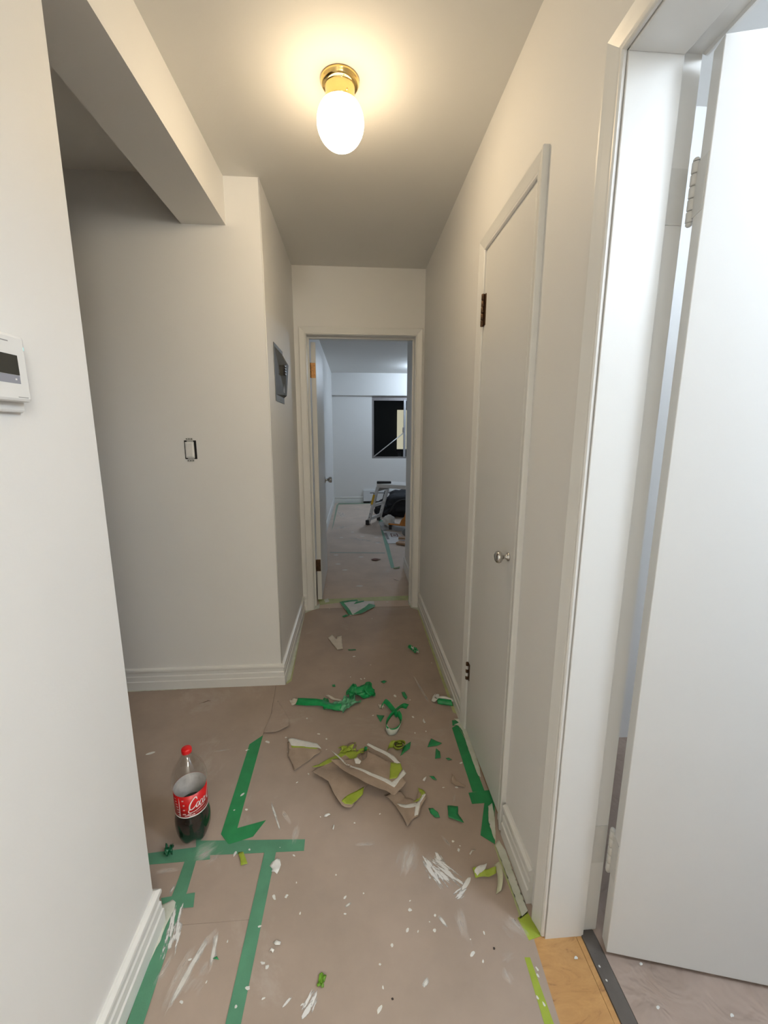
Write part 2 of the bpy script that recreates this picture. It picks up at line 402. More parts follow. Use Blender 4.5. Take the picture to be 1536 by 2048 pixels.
baseboard(['baseboard_front', 'baseboard_left', 'baseboard_door_left'], [(-3.3, FY), (XL, FY), (XL, DY), (OL-.049, DY)])
baseboard(['baseboard_right'], [(XR, DY), (XR, 1.715)])
baseboard(['baseboard_right_near'], [(XR, 1.155), (XR, .94)])
baseboard(['baseboard_near_left', 'baseboard_near_left_end'], [(NX, -2.1), (NX, NY), (-.748, NY)])
baseboard(['baseboard_bedroom_left', 'baseboard_bedroom_far'], [(XL, DY+DT), (XL, 8.07), (.17, 8.07)])
baseboard(['baseboard_bedroom_right'], [(XR, 4.0), (XR, DY+DT)])

# --- frame of the near right doorway
t1 = tag(empty('trim_1', (XR, .45, 0)), kind='structure')
pl = lambda a, z, t: (XR-t, a, z)
def under(parent, objs):
    for o in objs:
        o.parent = parent; o.matrix_parent_inverse = Matrix.Translation(-parent.location)
def grab(fn):
    before = set(col.objects); fn(); return [o for o in col.objects if o not in before]
def near_frame():
    casing(None, .062, .858, 2.024, pl, z0=.002)
    # far jamb: stop proud of the rabbet that takes the door
    boxes('jamb', [(XR+.001, .650, .866, .886, -.009, 2.034)], TRIM)
    boxes('door_stop', [(XR+.0015, .608, .854, .8665, -.009, 2.024)], TRIM, bevel=.0015)
    boxes('jamb', [(XR+.001, .650, .034, .054, -.009, 2.034)], TRIM)
    boxes('door_stop', [(XR+.0015, .608, .0535, .066, -.009, 2.024)], TRIM, bevel=.0015)
    boxes('head_jamb', [(XR+.001, .650, .054, .866, 2.032, 2.051)], TRIM)
    boxes('door_stop', [(XR+.0015, .608, .066, .854, 2.0195, 2.0325)], TRIM, bevel=.0015)
    # casing on the room side
    casing(None, .062, .858, 2.024, lambda a, z, t: (.65+t, a, z), sides=(1,))
under(t1, grab(near_frame))
# grey transition strip and the bare boards in the doorway
tag(boxes('threshold_strip', [(.603, .641, .054, .866, -.009, .002)], DARKGREY, bevel=.002), 'dark grey floor transition strip across the right doorway', 'threshold')
for k, (x0, x1) in enumerate(((.440, .588), (.588, .603))):
    boxes('plank', [(x0, x1-.0006, -.3, .868, -.0098, -.0012-.0004*(k == 1))], WOOD, floor, bevel=.0008)

# --- the open door on the right
def door_mtx(origin, ang): return Matrix.Translation(origin) @ Matrix.Rotation(ang, 4, 'Z')
def slab(name, w, th, h, z0=.012):
    # local: hinge edge at x 0, door runs along +x, front face at y 0, back at +th
    return boxes(name, [(0, w, 0, th, z0, h)], DOORW, None, bevel=.0015)
def hinge(parent, z0, z1, m, m_leaf=None, at=(-.004, .040), r=.0062, leaf=None):
    h = boxes('hinge', [leaf if leaf else (-.006, -.0005, at[1]-.030, at[1]-.002, z0+.004, z1-.004)], m_leaf or m, parent)
    n = 5; s = (z1-z0)/n
    for k in range(n):
        lathe('knuckle', [(0, z0+k*s+.0008), (r*.8, z0+k*s+.0008), (r, z0+k*s+.002), (r, z0+(k+1)*s-.002), (r*.8, z0+(k+1)*s-.0008), (0, z0+(k+1)*s-.0008)], m, h, 14,
              Matrix.Translation((at[0], at[1], 0)))
    for z, sg in ((z1, 1), (z0, -1)):
        lathe('pin_tip', [(0, z+sg*.007), (r*.5, z+sg*.006), (r*.85, z+sg*.003), (r*.85, z)], m, h, 12, Matrix.Translation((at[0], at[1], 0)))
    return h
A1 = math.atan2(-.253, .967)
d1 = slab('door_1', .79, .035, 2.016, .014); tag(d1, kind='structure'); d1.matrix_world = door_mtx((.642, .806, 0), A1)
for z0, z1 in ((1.742, 1.848), (.222, .345)):
    hinge(d1, z0, z1, PAINTED, at=(-.002, .043), r=.0068, leaf=(-.0015, .0005, .003, .040, z0+.006, z1-.006))
    # leaf let into the jamb
    o = boxes('hinge_leaf', [(.612, .648, .8640, .8665, z0+.004, z1-.004)], PAINTED, None); under(t1, [o])
# white lump of caulk on the door edge
# --- closet door, frame
t2 = tag(empty('trim_2', (XR, 1.43, 0)), kind='structure')
CY0, CY1, CZT = 1.212, 1.664, 2.012
def closet_frame():
    casing(None, CY0, CY1, CZT, pl, z0=.003)
    boxes('jamb', [(XR+.0005, .62, CY1-.012, CY1+.0005, 0, CZT)], TRIM)
    boxes('jamb', [(XR+.0005, .62, CY0-.0005, CY0+.012, 0, CZT)], TRIM)
    boxes('head_jamb', [(XR+.0005, .62, CY0+.012, CY1-.012, CZT-.012, CZT)], TRIM)
under(t2, grab(closet_frame))
d2 = boxes('door_2', [(-.002, .033, CY0+.014, CY1-.0145, .010, CZT-.0145)], DOORW, None, bevel=.0015); d2.location = (XR, 0, 0); tag(d2, kind='structure')
for z0, z1, m in ((1.742, 1.858, BRONZE), (.262, .345, BRONZE)):
    zz = z0; h = boxes('hinge', [(-.0045, -.0015, CY1-.030, CY1-.013, z0+.003, z1-.003)], m, d2)
    s = (z1-z0)/5
    for k in range(5):
        lathe('knuckle', [(0, z0+k*s+.0006), (.0058, z0+k*s+.0006), (.0066, z0+k*s+.002), (.0066, z0+(k+1)*s-.002), (.0058, z0+(k+1)*s-.0006), (0, z0+(k+1)*s-.0006)],
              PAINTED if (z0 < 1 and k in (1, 3)) else m, h, 14, Matrix.Translation((-.0085, CY1-.010, 0)))
KNOB = [(0, 0), (.014, 0), (.0145, .003), (.009, .006), (.0065, .012), (.0065, .018), (.012, .022), (.0185, .027), (.0205, .033), (.0185, .040), (.012, .0445), (0, .046)]
kb = lathe('knob', KNOB, SILVER, d2, 28, Matrix.Translation((-.002, 1.268, .948)) @ Matrix.Rotation(-PI/2, 4, 'Y'))

# --- bedroom doorway frame and door
t3 = tag(empty('trim_3', (.06, DY, 0)), kind='structure')
def bed_frame():
    casing(None, OL-.002, OR_+.002, DZ+.002, lambda a, z, t: (a, DY-t, z), z0=.002)
    casing(None, OL-.002, OR_+.002, DZ+.002, lambda a, z, t: (a, DY+DT+t, z), z0=.002)
    boxes('jamb', [(OL-.0185, OL, DY+.0005, DY+DT-.0005, 0, DZ)], TRIM)
    boxes('jamb', [(OR_, OR_+.0185, DY+.0005, DY+DT-.0005, 0, DZ)], TRIM)
    boxes('head_jamb', [(OL-.0185, OR_+.0185, DY+.0005, DY+DT-.0005, DZ, DZ+.0185)], TRIM)
    boxes('door_stop', [(OL, OL+.011, DY+.07, DY+.108, 0, DZ-.011)], TRIM)
    boxes('door_stop', [(OR_-.011, OR_, DY+.07, DY+.108, 0, DZ-.011)], TRIM)
    boxes('door_stop', [(OL, OR_, DY+.07, DY+.108, DZ-.011, DZ)], TRIM)
under(t3, grab(bed_frame))
A3 = math.atan2(.78, -.004)
d3 = slab('door_3', .775, .035, 1.992, .014); tag(d3, kind='structure'); d3.matrix_world = door_mtx((-.272, 3.212, 0), A3)
for z0, z1, m in ((1.742, 1.848, COPPER), (.255, .352, BRONZE)):
    h = boxes('hinge', [(-.0028, .0004, .004, .0345, z0, z1)], m, d3)
    s = (z1-z0)/5
    for k in range(5):
        lathe('knuckle', [(0, z0+k*s+.0006), (.006, z0+k*s+.0006), (.006, z0+(k+1)*s-.0006), (0, z0+(k+1)*s-.0006)], m, h, 12, Matrix.Translation((-.004, .040, 0)))
    for q in (.2, .5, .8):
        lathe('screw_head', [(0, 0), (.003, 0), (.003, .001), (0, .0015)], BRONZE, h, 10, Matrix.Translation((-.0028, .013+.012*(q == .5), z0+(z1-z0)*q)) @ Matrix.Rotation(-PI/2, 4, 'Y'))
KN2 = [(0, 0), (.031, 0), (.032, .004), (.012, .008), (.011, .026), (.018, .030), (.026, .038), (.0275, .050), (.0265, .061), (.022, .064), (0, .064)]
lathe('knob', KN2, SILVER, d3, 28, Matrix.Translation((.715, 0, .912)) @ Matrix.Rotation(PI/2, 4, 'X'))
lathe('knob', KN2, SILVER, d3, 28, Matrix.Translation((.715, .035, .912)) @ Matrix.Rotation(-PI/2, 4, 'X'))

# --- bedroom window: aluminium slider with a security bar
win = tag(empty('window_1', (1.17, 8.13, .868)), kind='structure')
def build_window():
    fy0, fy1 = 8.085, 8.135
    boxes('window_frame', [(WX0, WX0+.038, fy0, fy1, WZ0, WZ1), (WX1-.038, WX1, fy0, fy1, WZ0, WZ1), (WX0+.038, WX1-.038, fy0, fy1, WZ0, WZ0+.032), (WX0+.038, WX1-.038, fy0, fy1, WZ1-.075, WZ1)], WINFRAME)
    boxes('window_sash', [(.952, .995, fy0-.012, fy1-.02, WZ0+.02, WZ1-.06)], mat('sash_aluminium', (.5, .5, .52), .35, .04, 20, 0, 0, .4), bevel=.003)
    boxes('pane', [(WX0+.03, .96, 8.122, 8.126, WZ0+.03, WZ1-.07)], PANE)
    boxes('pane', [(.985, WX1-.03, 8.108, 8.112, WZ0+.03, WZ1-.07)], PANE)
    tube('security_bar', [(.362, 8.075, .888), (.955, 8.075, 1.355)], .0095, ALU)
    boxes('sash_latch', [(.932, .965, 8.055, 8.08, 1.36, 1.46)], WINFRAME, bevel=.006)
under(win, grab(build_window))
# the dark facade across the yard, one window lit
nb = tag(empty('neighbour_house', (1.6, 13.2, 0)), 'dark house across the yard with one lit window', 'house')
def build_house():
    boxes('wall', [(-2, 8, 13.2, 13.4, -.5, 5)], BRICK)
    boxes('window', [(1.35, 2.6, 13.14, 13.22, .86, 2.06)], NEIGHBOUR)
    boxes('window_sill', [(1.30, 2.65, 13.08, 13.2, .80, .86)], mat('dim_sill', (.06, .06, .055), .8))
    boxes('meter_box', [(1.38, 1.46, 13.1, 13.2, .60, .74)], mat('grey_box', (.5, .5, .48), .7))
under(nb, grab(build_house))

# ------------------------------------------------------------------ hall globe and unseen ceiling lights, one of them added
g = tag(empty('globe_ceiling_light', (-.032, 1.55, CZ)), 'lit white globe light with brass base on the hall ceiling', 'ceiling light')
CAN = [(0, 0), (.060, 0), (.0615, -.003), (.0610, -.008), (.0585, -.0105), (.0580, -.014), (.0555, -.018), (.0500, -.020), (.0475, -.021), (.0465, -.023), (.0465, -.056), (.0475, -.058), (.0475, -.062), (.0455, -.062), (.0455, -.05), (0, -.05)]
lathe('canopy', CAN, BRASS, g, 56)
GR = .0755; gp = [(.042, -.052), (.043, -.060)]
for k in range(3, 25):
    a = PI*.5 - (k/24)*PI
    zc = -.117 + GR*1.01*math.sin(a); rr = GR*math.cos(a)
    if zc < -.064: gp.append((max(rr, 0), zc))
gp[-1] = (0, gp[-1][1])
lathe('globe', gp, GLOBE, g, 48)
for k in range(3):
    a = 2*PI*k/3 - 1.15
    tube('thumb_screw', [(.045*math.cos(a), .045*math.sin(a), -.057), (.058*math.cos(a), .058*math.sin(a), -.057)], .0022, BRASS, g, 8)

def flush_light(label, loc, watts, colour, radius=.06):
    e = tag(empty('flush_ceiling_light', loc), label, 'ceiling light')
    lathe('base_plate', [(0, 0), (.11, 0), (.11, -.012), (.10, -.018), (0, -.018)], WHITEPL, e, 32)
    l = lamp('bulb', (0, 0, -.03-radius), watts, colour, radius); l.parent = e
    return e
flush_light('flush ceiling light of the room beyond the right doorway', (1.55, .02, CZ), ROOM_W, ROOM_COLOR, .16)
flush_light('unseen ceiling light added behind the hall to brighten it', (.76, -1.45, CZ), BACK_W, BACK_COLOR, .22)  # added lamp, placed so its light reaches the front wall
flush_light('flush ceiling light of the bedroom near the window', (1.25, 7.1, CZ), BED_W, BED_COLOR)

# ------------------------------------------------------------------ paper on the floor
def flat(name, pts, m, z0, z1, parent=None):
    bm = bmesh.new(); a = [bm.verts.new((p[0], p[1], z0)) for p in pts]; b = [bm.verts.new((p[0], p[1], z1)) for p in pts]
    n = len(pts); bm.faces.new(a); bm.faces.new(b)
    for k in range(n): bm.faces.new((a[k], a[(k+1) % n], b[(k+1) % n], b[k]))
    return frombm(name, bm, m, parent)
seam = [(-0.4369, 2.0906), (-0.4144, 1.8080), (-0.4242, 1.6971), (-0.4442, 1.6101), (-0.4436, 1.3743), (-0.4317, 1.1812), (-0.2865, 1.1476), (-0.2874, 0.9063), (-0.2927, 0.7453)]
hall_r = flat('paper_sheet', [(XR, DY+.02), (XL, DY+.02), (XL, FY)] + seam + [(-.16, -.29), (.49, -.29), (0.4574, 0.6506), (0.4613, 0.6924), (0.4702, 0.8478), (.472, .87), (XR, .90)], PAPER, -.0098, 0)
tag(hall_r, 'brown builders paper covering the hall floor up to the bedroom door', 'floor paper')
YS = .956                                            # where the near left wall ends
far_s = [p for p in seam if p[1] > YS]; near_s = [p for p in seam if p[1] <= YS]
fa, nb_ = far_s[-1], near_s[0]; tt = (fa[1]-YS)/(fa[1]-nb_[1]); cut = (fa[0]+(nb_[0]-fa[0])*tt, YS)
hall_l = flat('paper_sheet', [(-3.3, FY), (-3.3, YS)] + [(p[0]-.0012, p[1]) for p in ([cut] + far_s[::-1])], PAPER, -.0098, -.0006)
tag(hall_l, 'brown builders paper on the floor around the cola bottle', 'floor paper')
hall_n = flat('paper_sheet', [(p[0]-.0012, p[1]-.0008) for p in ([cut] + near_s)] + [(-.165, -.3), (3.3, -.3), (3.3, -2.1), (-.539, -2.1), (-.539, YS-.0008)], PAPER, -.0098, -.0006)
tag(hall_n, 'brown builders paper along the baseboard of the near left wall', 'floor paper')
bed_p = flat('paper_sheet', [(XL, DY+.0215), (XR, DY+.0215), (XR, 4.0), (3.3, 4.0), (3.3, 8.07), (XL, 8.07)], paper_mat('bedroom_paper', (.60, .49, .41), .5), -.0098, 0)
tag(bed_p, 'greyish builders paper covering the bedroom floor', 'floor paper')
room_p = flat('paper_sheet', [(.642, .053), (.652, .053), (.652, -.2), (3.3, -.2), (3.3, 1.565), (.652, 1.565), (.652, .866), (.642, .866)], PAPER_ROOM, -.0098, .0005)
tag(room_p, 'wrinkled brown paper on the floor of the room at right', 'floor paper')
# torn sheet corner lifted beside the seam
fl = sheet('paper_flap', [(-0.4166, 1.8190), (-0.4009, 1.9325), (-0.3208, 1.7839), (-0.3148, 1.7288), (-0.3682, 1.6965), (-0.4242, 1.6971)], PAPER, hall_r, idw([(*(-0.4166, 1.8190), .001), (*(-0.4009, 1.9325), .001), (*(-0.3208, 1.7839), .002), (*(-0.3148, 1.7288), .012), (*(-0.3682, 1.6965), .008), (*(-0.4242, 1.6971), .006)]), .0006, .0006, .015)

# ------------------------------------------------------------------ tape stuck to the floor
def tape(label, pts, m=GREEN, lvl=1, group='strips of masking tape on the floor'):
    o = flat('tape_strip', pts, m, .0002 if lvl == 1 else .0004*lvl-.0002, .0004*lvl+.0003)
    return tag(o, label, 'tape', group)
T5 = tape('dusty green tape strip running from the wall edge past the bottle base', [(-0.7060, 1.1669), (-0.4901, 1.1818), (-0.4745, 1.1347), (-0.6884, 1.1307)], GREEN_OLD)
T6 = tape('short dusty green tape strip crossing below the green tape hook', [(-0.5421, 1.2009), (-0.1788, 1.1809), (-0.1776, 1.1417), (-0.5234, 1.1493)], GREEN_OLD, 2)
T4 = tape('dusty green tape strip along the baseboard of the left near wall', [(-0.5530, 1.1449), (-0.5178, 1.1425), (-0.5103, 1.0453), (-0.5102, 0.9974), (-0.4981, 0.7176), (-0.5356, 0.7202), (-0.5503, 0.9938), (-0.5498, 1.0606)], GREEN_OLD, 3)
T7 = tape('small dusty green tape piece at the left wall corner', [(-0.5793, 1.0283), (-0.4854, 1.0367), (-0.4754, 0.9975), (-0.5571, 0.9968)], GREEN_OLD, 4)
T3 = tape('long dusty green tape strip running towards the camera', [(-0.3054, 1.1539), (-0.2678, 1.1513), (-0.2752, 0.7432), (-0.2777, 0.6799), (-0.3165, 0.6826), (-0.3109, 0.7457)], GREEN_OLD, 3)
T1 = tape('long clean green tape strip beside the cola bottle', [(-0.4716, 1.6355), (-0.4244, 1.6876), (-0.4164, 1.2389), (-0.4301, 1.1811), (-0.4659, 1.2186)], GREEN, 3)
T2 = tape('short green tape piece forming the foot of the hook', [(-0.4585, 1.2163), (-0.4159, 1.2370), (-0.3240, 1.2608), (-0.3552, 1.2020), (-0.4268, 1.1808)], GREEN, 4)
tape('lime tape strip beside the bare wood boards', [(0.4289, 0.8181), (0.4432, 0.8171), (0.4467, 0.6943), (0.4481, 0.6437), (0.4262, 0.6452), (0.4247, 0.6958)], LIME)
tape('lime tape piece at the foot of the right door casing', [(0.4454, 0.9069), (0.4797, 0.9195), (0.4941, 0.8608), (0.4559, 0.8532)], LIME)
tape('green tape strip along the bottom of the closet door', [(0.4392, 1.6772), (0.4704, 1.6987), (0.4845, 1.5670), (0.4825, 1.4041), (0.4831, 1.3283), (0.4361, 1.3270)], GREEN)
tape('green tape patch across the near corner of the closet door', [(0.4197, 1.3236), (0.5075, 1.3311), (0.5064, 1.2763), (0.4196, 1.2759)], GREEN, 2)
tape('green tape piece below the near closet casing', [(0.4683, 1.2810), (0.5053, 1.2785), (0.4531, 1.1198), (0.4144, 1.1540)], GREEN, 3)
tape('green tape end under white paint at the far closet casing', [(0.4511, 1.7277), (0.5043, 1.7276), (0.5038, 1.6209), (0.4819, 1.6161), (0.4704, 1.6987), (0.4446, 1.6903)], GREEN, 2)
tape('lime tape across the bedroom threshold', [(-0.3090, 3.2455), (0.4656, 3.2806), (0.4608, 3.1845), (-0.0463, 3.1869), (-0.2837, 3.1324)], LIME_PALE)
# overpainted tape bands along the skirtings
tape('paint washed lime tape along the left hall baseboard', [(-0.3809, 2.0776), (-0.3579, 2.1039), (-0.3874, 2.9106), (-0.3797, 3.1095), (-0.3954, 3.1105), (-0.4007, 2.8695)], LIME_PALE, 1)
tape('paint washed lime tape along the right hall baseboard', [(0.4777, 2.9960), (0.4763, 2.7703), (0.4705, 2.1309), (0.4693, 1.7842), (0.4862, 1.7720), (0.4872, 2.1553), (0.4929, 2.8269), (0.4971, 2.9948)], LIME_PALE, 1)
tape('paint washed lime tape along the near right baseboard', [(0.4492, 1.1184), (0.4483, 1.0533), (0.4530, 0.9525), (0.4515, 0.9041), (0.4801, 0.9170), (0.4715, 0.9923), (0.4699, 1.1001), (0.4592, 1.1177)], LIME_PALE, 1)
# bedroom tape
tape('pale green tape line running into the bedroom', [(0.3728, 6.3980), (0.4358, 6.3942), (0.4152, 5.1420), (0.3966, 4.0142), (0.3611, 4.0165), (0.3640, 5.1452)], mat('pale_green_tape', s2l((118, 160, 138)), .6), 1)
tape('faint green tape line across the bedroom floor', [(-0.2890, 4.6374), (0.3414, 4.5770), (0.3384, 4.5368), (-0.2867, 4.5965)], mat('faint_bedroom_tape', s2l((160, 162, 150)), .6), 1)
tape('pale lime tape along the bedroom left baseboard', [(-0.3271, 5.6880), (-0.3453, 7.8390), (-0.3059, 8.0686), (0.9027, 8.1208), (0.8895, 8.0003), (-0.3094, 7.8936), (-0.3178, 6.0752)], mat('pale_bedroom_tape', s2l((132, 152, 130)), .6), 1)

# ------------------------------------------------------------------ paint marks (parts of the paper they dried on)
rnd = random.Random(7)
def smear(p0, p1, width, m, parent=hall_r, z=.0016, name='paint_smear'):
    p0, p1 = Vector(p0[:2]), Vector(p1[:2]); d = p1-p0; L_ = d.length; c = (p0+p1)/2; a = math.atan2(d.y, d.x)
    bm = bmesh.new(); n = 22
    vs_ = [bm.verts.new((L_/2*1.08*math.cos(2*PI*k/n), width/2*1.15*math.sin(2*PI*k/n), 0)) for k in range(n)]
    bm.faces.new(vs_); me = bpy.data.meshes.new(name); bm.to_mesh(me); bm.free()
    o = link(name, me, m, parent); o.location = (c.x, c.y, z + rnd.random()*.0006); o.rotation_euler = (0, 0, a); return o
for p0, p1, wd, m in (
    ((0.1966, 1.1091), (0.2659, 0.9789), .045, SMEAR), ((0.2439, 1.1158), (0.2811, 1.0316), .03, SMEAR), ((0.3093, 0.9896), (0.3411, 1.0216), .012, SMEAR_WASH2),
    ((-0.1313, 0.7449), (-0.1010, 0.8002), .028, SMEAR), ((0.2785, 1.1706), (0.3094, 1.1112), .014, SMEAR_FAINT), ((0.3061, 2.1937), (0.3912, 1.7179), .020, SMEAR_FAINT),
    ((0.2439, 1.1158), (0.1903, 1.0484), .03, SMEAR_FAINT), ((-0.3264, 1.3444), (-0.2629, 1.2081), .010, SMEAR_WASH), ((-0.2730, 1.2989), (-0.2270, 1.2276), .02, SMEAR_FAINT),
    ((-0.2155, 1.1476), (-0.2047, 1.2545), .03, SMEAR_FAINT), ((-0.6221, 1.5993), (-0.5440, 1.6111), .010, SMEAR_FAINT), ((-0.6715, 1.5748), (-0.6237, 1.5854), .006, SMEAR_FAINT),
    ((-0.5571, 1.0362), (-0.5522, 1.0664), .014, SMEAR_WASH), ((-0.4628, 0.7715), (-0.4284, 0.9161), .05, SMEAR_FAINT), ((-0.4204, 0.8935), (-0.3857, 0.9479), .03, SMEAR_FAINT),
    ((-0.3766, 0.8388), (-0.3874, 0.9362), .018, SMEAR_WASH), ((-0.4364, 0.8050), (-0.4071, 0.8559), .10, SMEAR_FAINT), ((-0.4044, 0.8310), (-0.3804, 0.8695), .04, SMEAR_FAINT),
    ((0.2217, 0.9300), (0.2425, 0.8946), .010, SMEAR_WASH), ((0.2834, 0.9643), (0.2951, 0.8328), .05, SMEAR_FAINT), ((0.3616, 0.8124), (0.4235, 0.8345), .03, SMEAR_FAINT),
    ((0.3636, 0.8071), (0.3753, 0.7621), .03, SMEAR_FAINT), ((0.4058, 0.9171), (0.4591, 0.8541), .08, SMEAR_FAINT),
    ((-0.0404, 0.9672), (-0.0204, 0.9788), .008, SMEAR_WASH), ((0.1538, 0.7776), (0.1757, 0.7953), .014, SMEAR_WASH), ((0.3459, 1.2726), (0.3728, 1.3291), .014, SMEAR_FAINT), ((0.2064, 1.0987), (0.3186, 0.9959), .07, SMEAR), ((0.2732, 0.9650), (0.3262, 0.9954), .03, SMEAR), ((-0.1400, 0.7404), (-0.1144, 0.7734), .03, SMEAR), ((-0.0277, 1.1515), (0.0720, 1.1514), .02, SMEAR_FAINT), ((0.1899, 1.1536), (0.1258, 1.0307), .08, SMEAR_FAINT), ((-0.1894, 0.7610), (-0.1638, 0.7859), .012, SMEAR), ((-0.5090, 0.8101), (-0.4862, 0.8981), .03, SMEAR_FAINT), ((-0.4570, 0.7711), (-0.4054, 0.9259), .02, SMEAR_WASH)):
    smear(p0, p1, wd, m)
for p0, p1, wd, m in (((-0.4963, 0.8622), (-0.5192, 1.0202), .05, SMEAR), ((-0.5250, 1.1240), (-0.4505, 1.1842), .11, SMEAR_FAINT), ((-0.5206, 1.1331), (-0.4731, 1.1789), .05, SMEAR_FAINT), ((-0.6467, 1.1065), (-0.5336, 1.1062), .03, SMEAR_FAINT),
                      ((-0.8941, 1.6039), (-0.8627, 1.6158), .012, SMEAR_WASH2)):
    smear(p0, p1, wd, m, hall_l, .0024)
# thick brush wash over the closet tape and over the skirting feet
def wash(pts, m=SMEAR_WASH2, parent=hall_r, z=.0024):
    cx = sum(p[0] for p in pts)/len(pts); cy = sum(p[1] for p in pts)/len(pts)
    o = sheet('paint_wash', [(p[0]-cx, p[1]-cy) for p in pts], m, parent, None, 0, .0003, .010, .0025, len(pts)+int(cx*90)); o.location = (cx, cy, z); return o
wash([(0.4631, 1.7375), (0.5061, 1.7345), (0.5029, 1.6863), (0.5033, 1.6273), (0.5024, 1.5364), (0.4996, 1.4540), (0.4881, 1.3890), (0.4791, 1.3994), (0.4786, 1.4687), (0.4789, 1.5468), (0.4803, 1.6099), (0.4828, 1.6545), (0.4726, 1.6884), (0.4532, 1.6965), (0.4800, 1.7083)], WASHED)
wash([(0.4746, 1.2596), (0.4933, 1.2708), (0.4828, 1.2069), (0.4577, 1.1281), (0.4552, 1.1566), (0.4568, 1.1991)], WASHED, hall_r, .0030)
wash([(-0.4233, 3.0837), (-0.3512, 3.0980), (-0.2853, 3.1522), (-0.2861, 3.0652), (-0.3369, 3.0313), (-0.3947, 2.9719)], WASHED, hall_r, .0012)
wash([(0.4294, 3.1970), (0.4713, 3.1426), (0.5312, 3.0591), (0.5158, 2.9658), (0.4661, 2.9968), (0.4312, 3.0273), (0.4216, 3.1056)], WASHED, hall_r, .0012)
wash([(-0.2591, 3.2318), (-0.2283, 3.2613), (-0.2124, 3.1978), (-0.2428, 3.1694)], WASHED, hall_r, .0016)
wash([(-0.3851, 2.0871), (-0.3662, 2.1235), (-0.3954, 2.8858), (-0.3861, 3.0624), (-0.4116, 3.0829), (-0.4100, 2.8292), (-0.3889, 2.3798)], WASHED, hall_r, .0014)
wash([(0.4879, 2.9861), (0.4939, 2.7450), (0.4848, 2.2919), (0.4852, 1.9649), (0.4849, 1.7869), (0.4996, 1.7859), (0.5060, 2.0083), (0.5079, 2.4428), (0.5158, 2.9658)], WASHED, hall_r, .0014)
wash([(0.4525, 1.1182), (0.4573, 1.0558), (0.4610, 0.9653), (0.4591, 0.9085), (0.4822, 0.9219), (0.4806, 0.9917), (0.4797, 1.0994), (0.4717, 1.1341)], WASHED, hall_r, .0014)
wash([(-1.2166, 2.0848), (-0.8419, 2.0860), (-0.4723, 2.0930), (-0.3866, 2.0965), (-0.3829, 2.0731), (-0.8355, 2.0677), (-1.2050, 2.0622)], WASHED, hall_l, .0006)
wash([(-0.5703, 1.0080), (-0.5440, 1.0219), (-0.5305, 1.0130), (-0.5275, 0.9922), (-0.5351, 0.9583), (-0.5331, 0.9234), (-0.5394, 0.8754), (-0.5437, 0.8456), (-0.5521, 0.8920), (-0.5545, 0.9363)], WASHED, hall_l, .0026)
for p0, p1, wd in (((-0.2990, 7.3590), (-0.1545, 6.4296), .2), ((-0.1310, 5.3062), (0.3115, 5.0241), .12), ((0.1893, 5.1056), (0.3811, 4.9478), .10), ((-0.2951, 5.7473), (-0.0725, 6.0604), .2), ((0.2350, 5.4202), (0.3927, 5.2737), .06)):
    smear(p0, p1, wd, SMEAR_FAINT, bed_p, .0012)
def blob(cx, cy, r, m=WHITE_DRY, parent=hall_r, name='paint_spot', asp=1.0, ang=0.0, h=.0012, z=.0004):
    bm = bmesh.new(); n = 9; sd = rnd.random()*50
    ring = []; ca, sa = math.cos(ang), math.sin(ang)
    for k in range(n):
        a = 2*PI*k/n; rr = r*(1+.45*noise.noise((math.cos(a)*1.3+sd, math.sin(a)*1.3, sd)))
        x, y = rr*asp*math.cos(a), rr*math.sin(a)
        ring.append(bm.verts.new((cx+x*ca-y*sa, cy+x*sa+y*ca, z)))
    t = bm.verts.new((cx, cy, z+h))
    for k in range(n): bm.faces.new((ring[k], ring[(k+1) % n], t))
    return frombm(name, bm, m, parent, True)
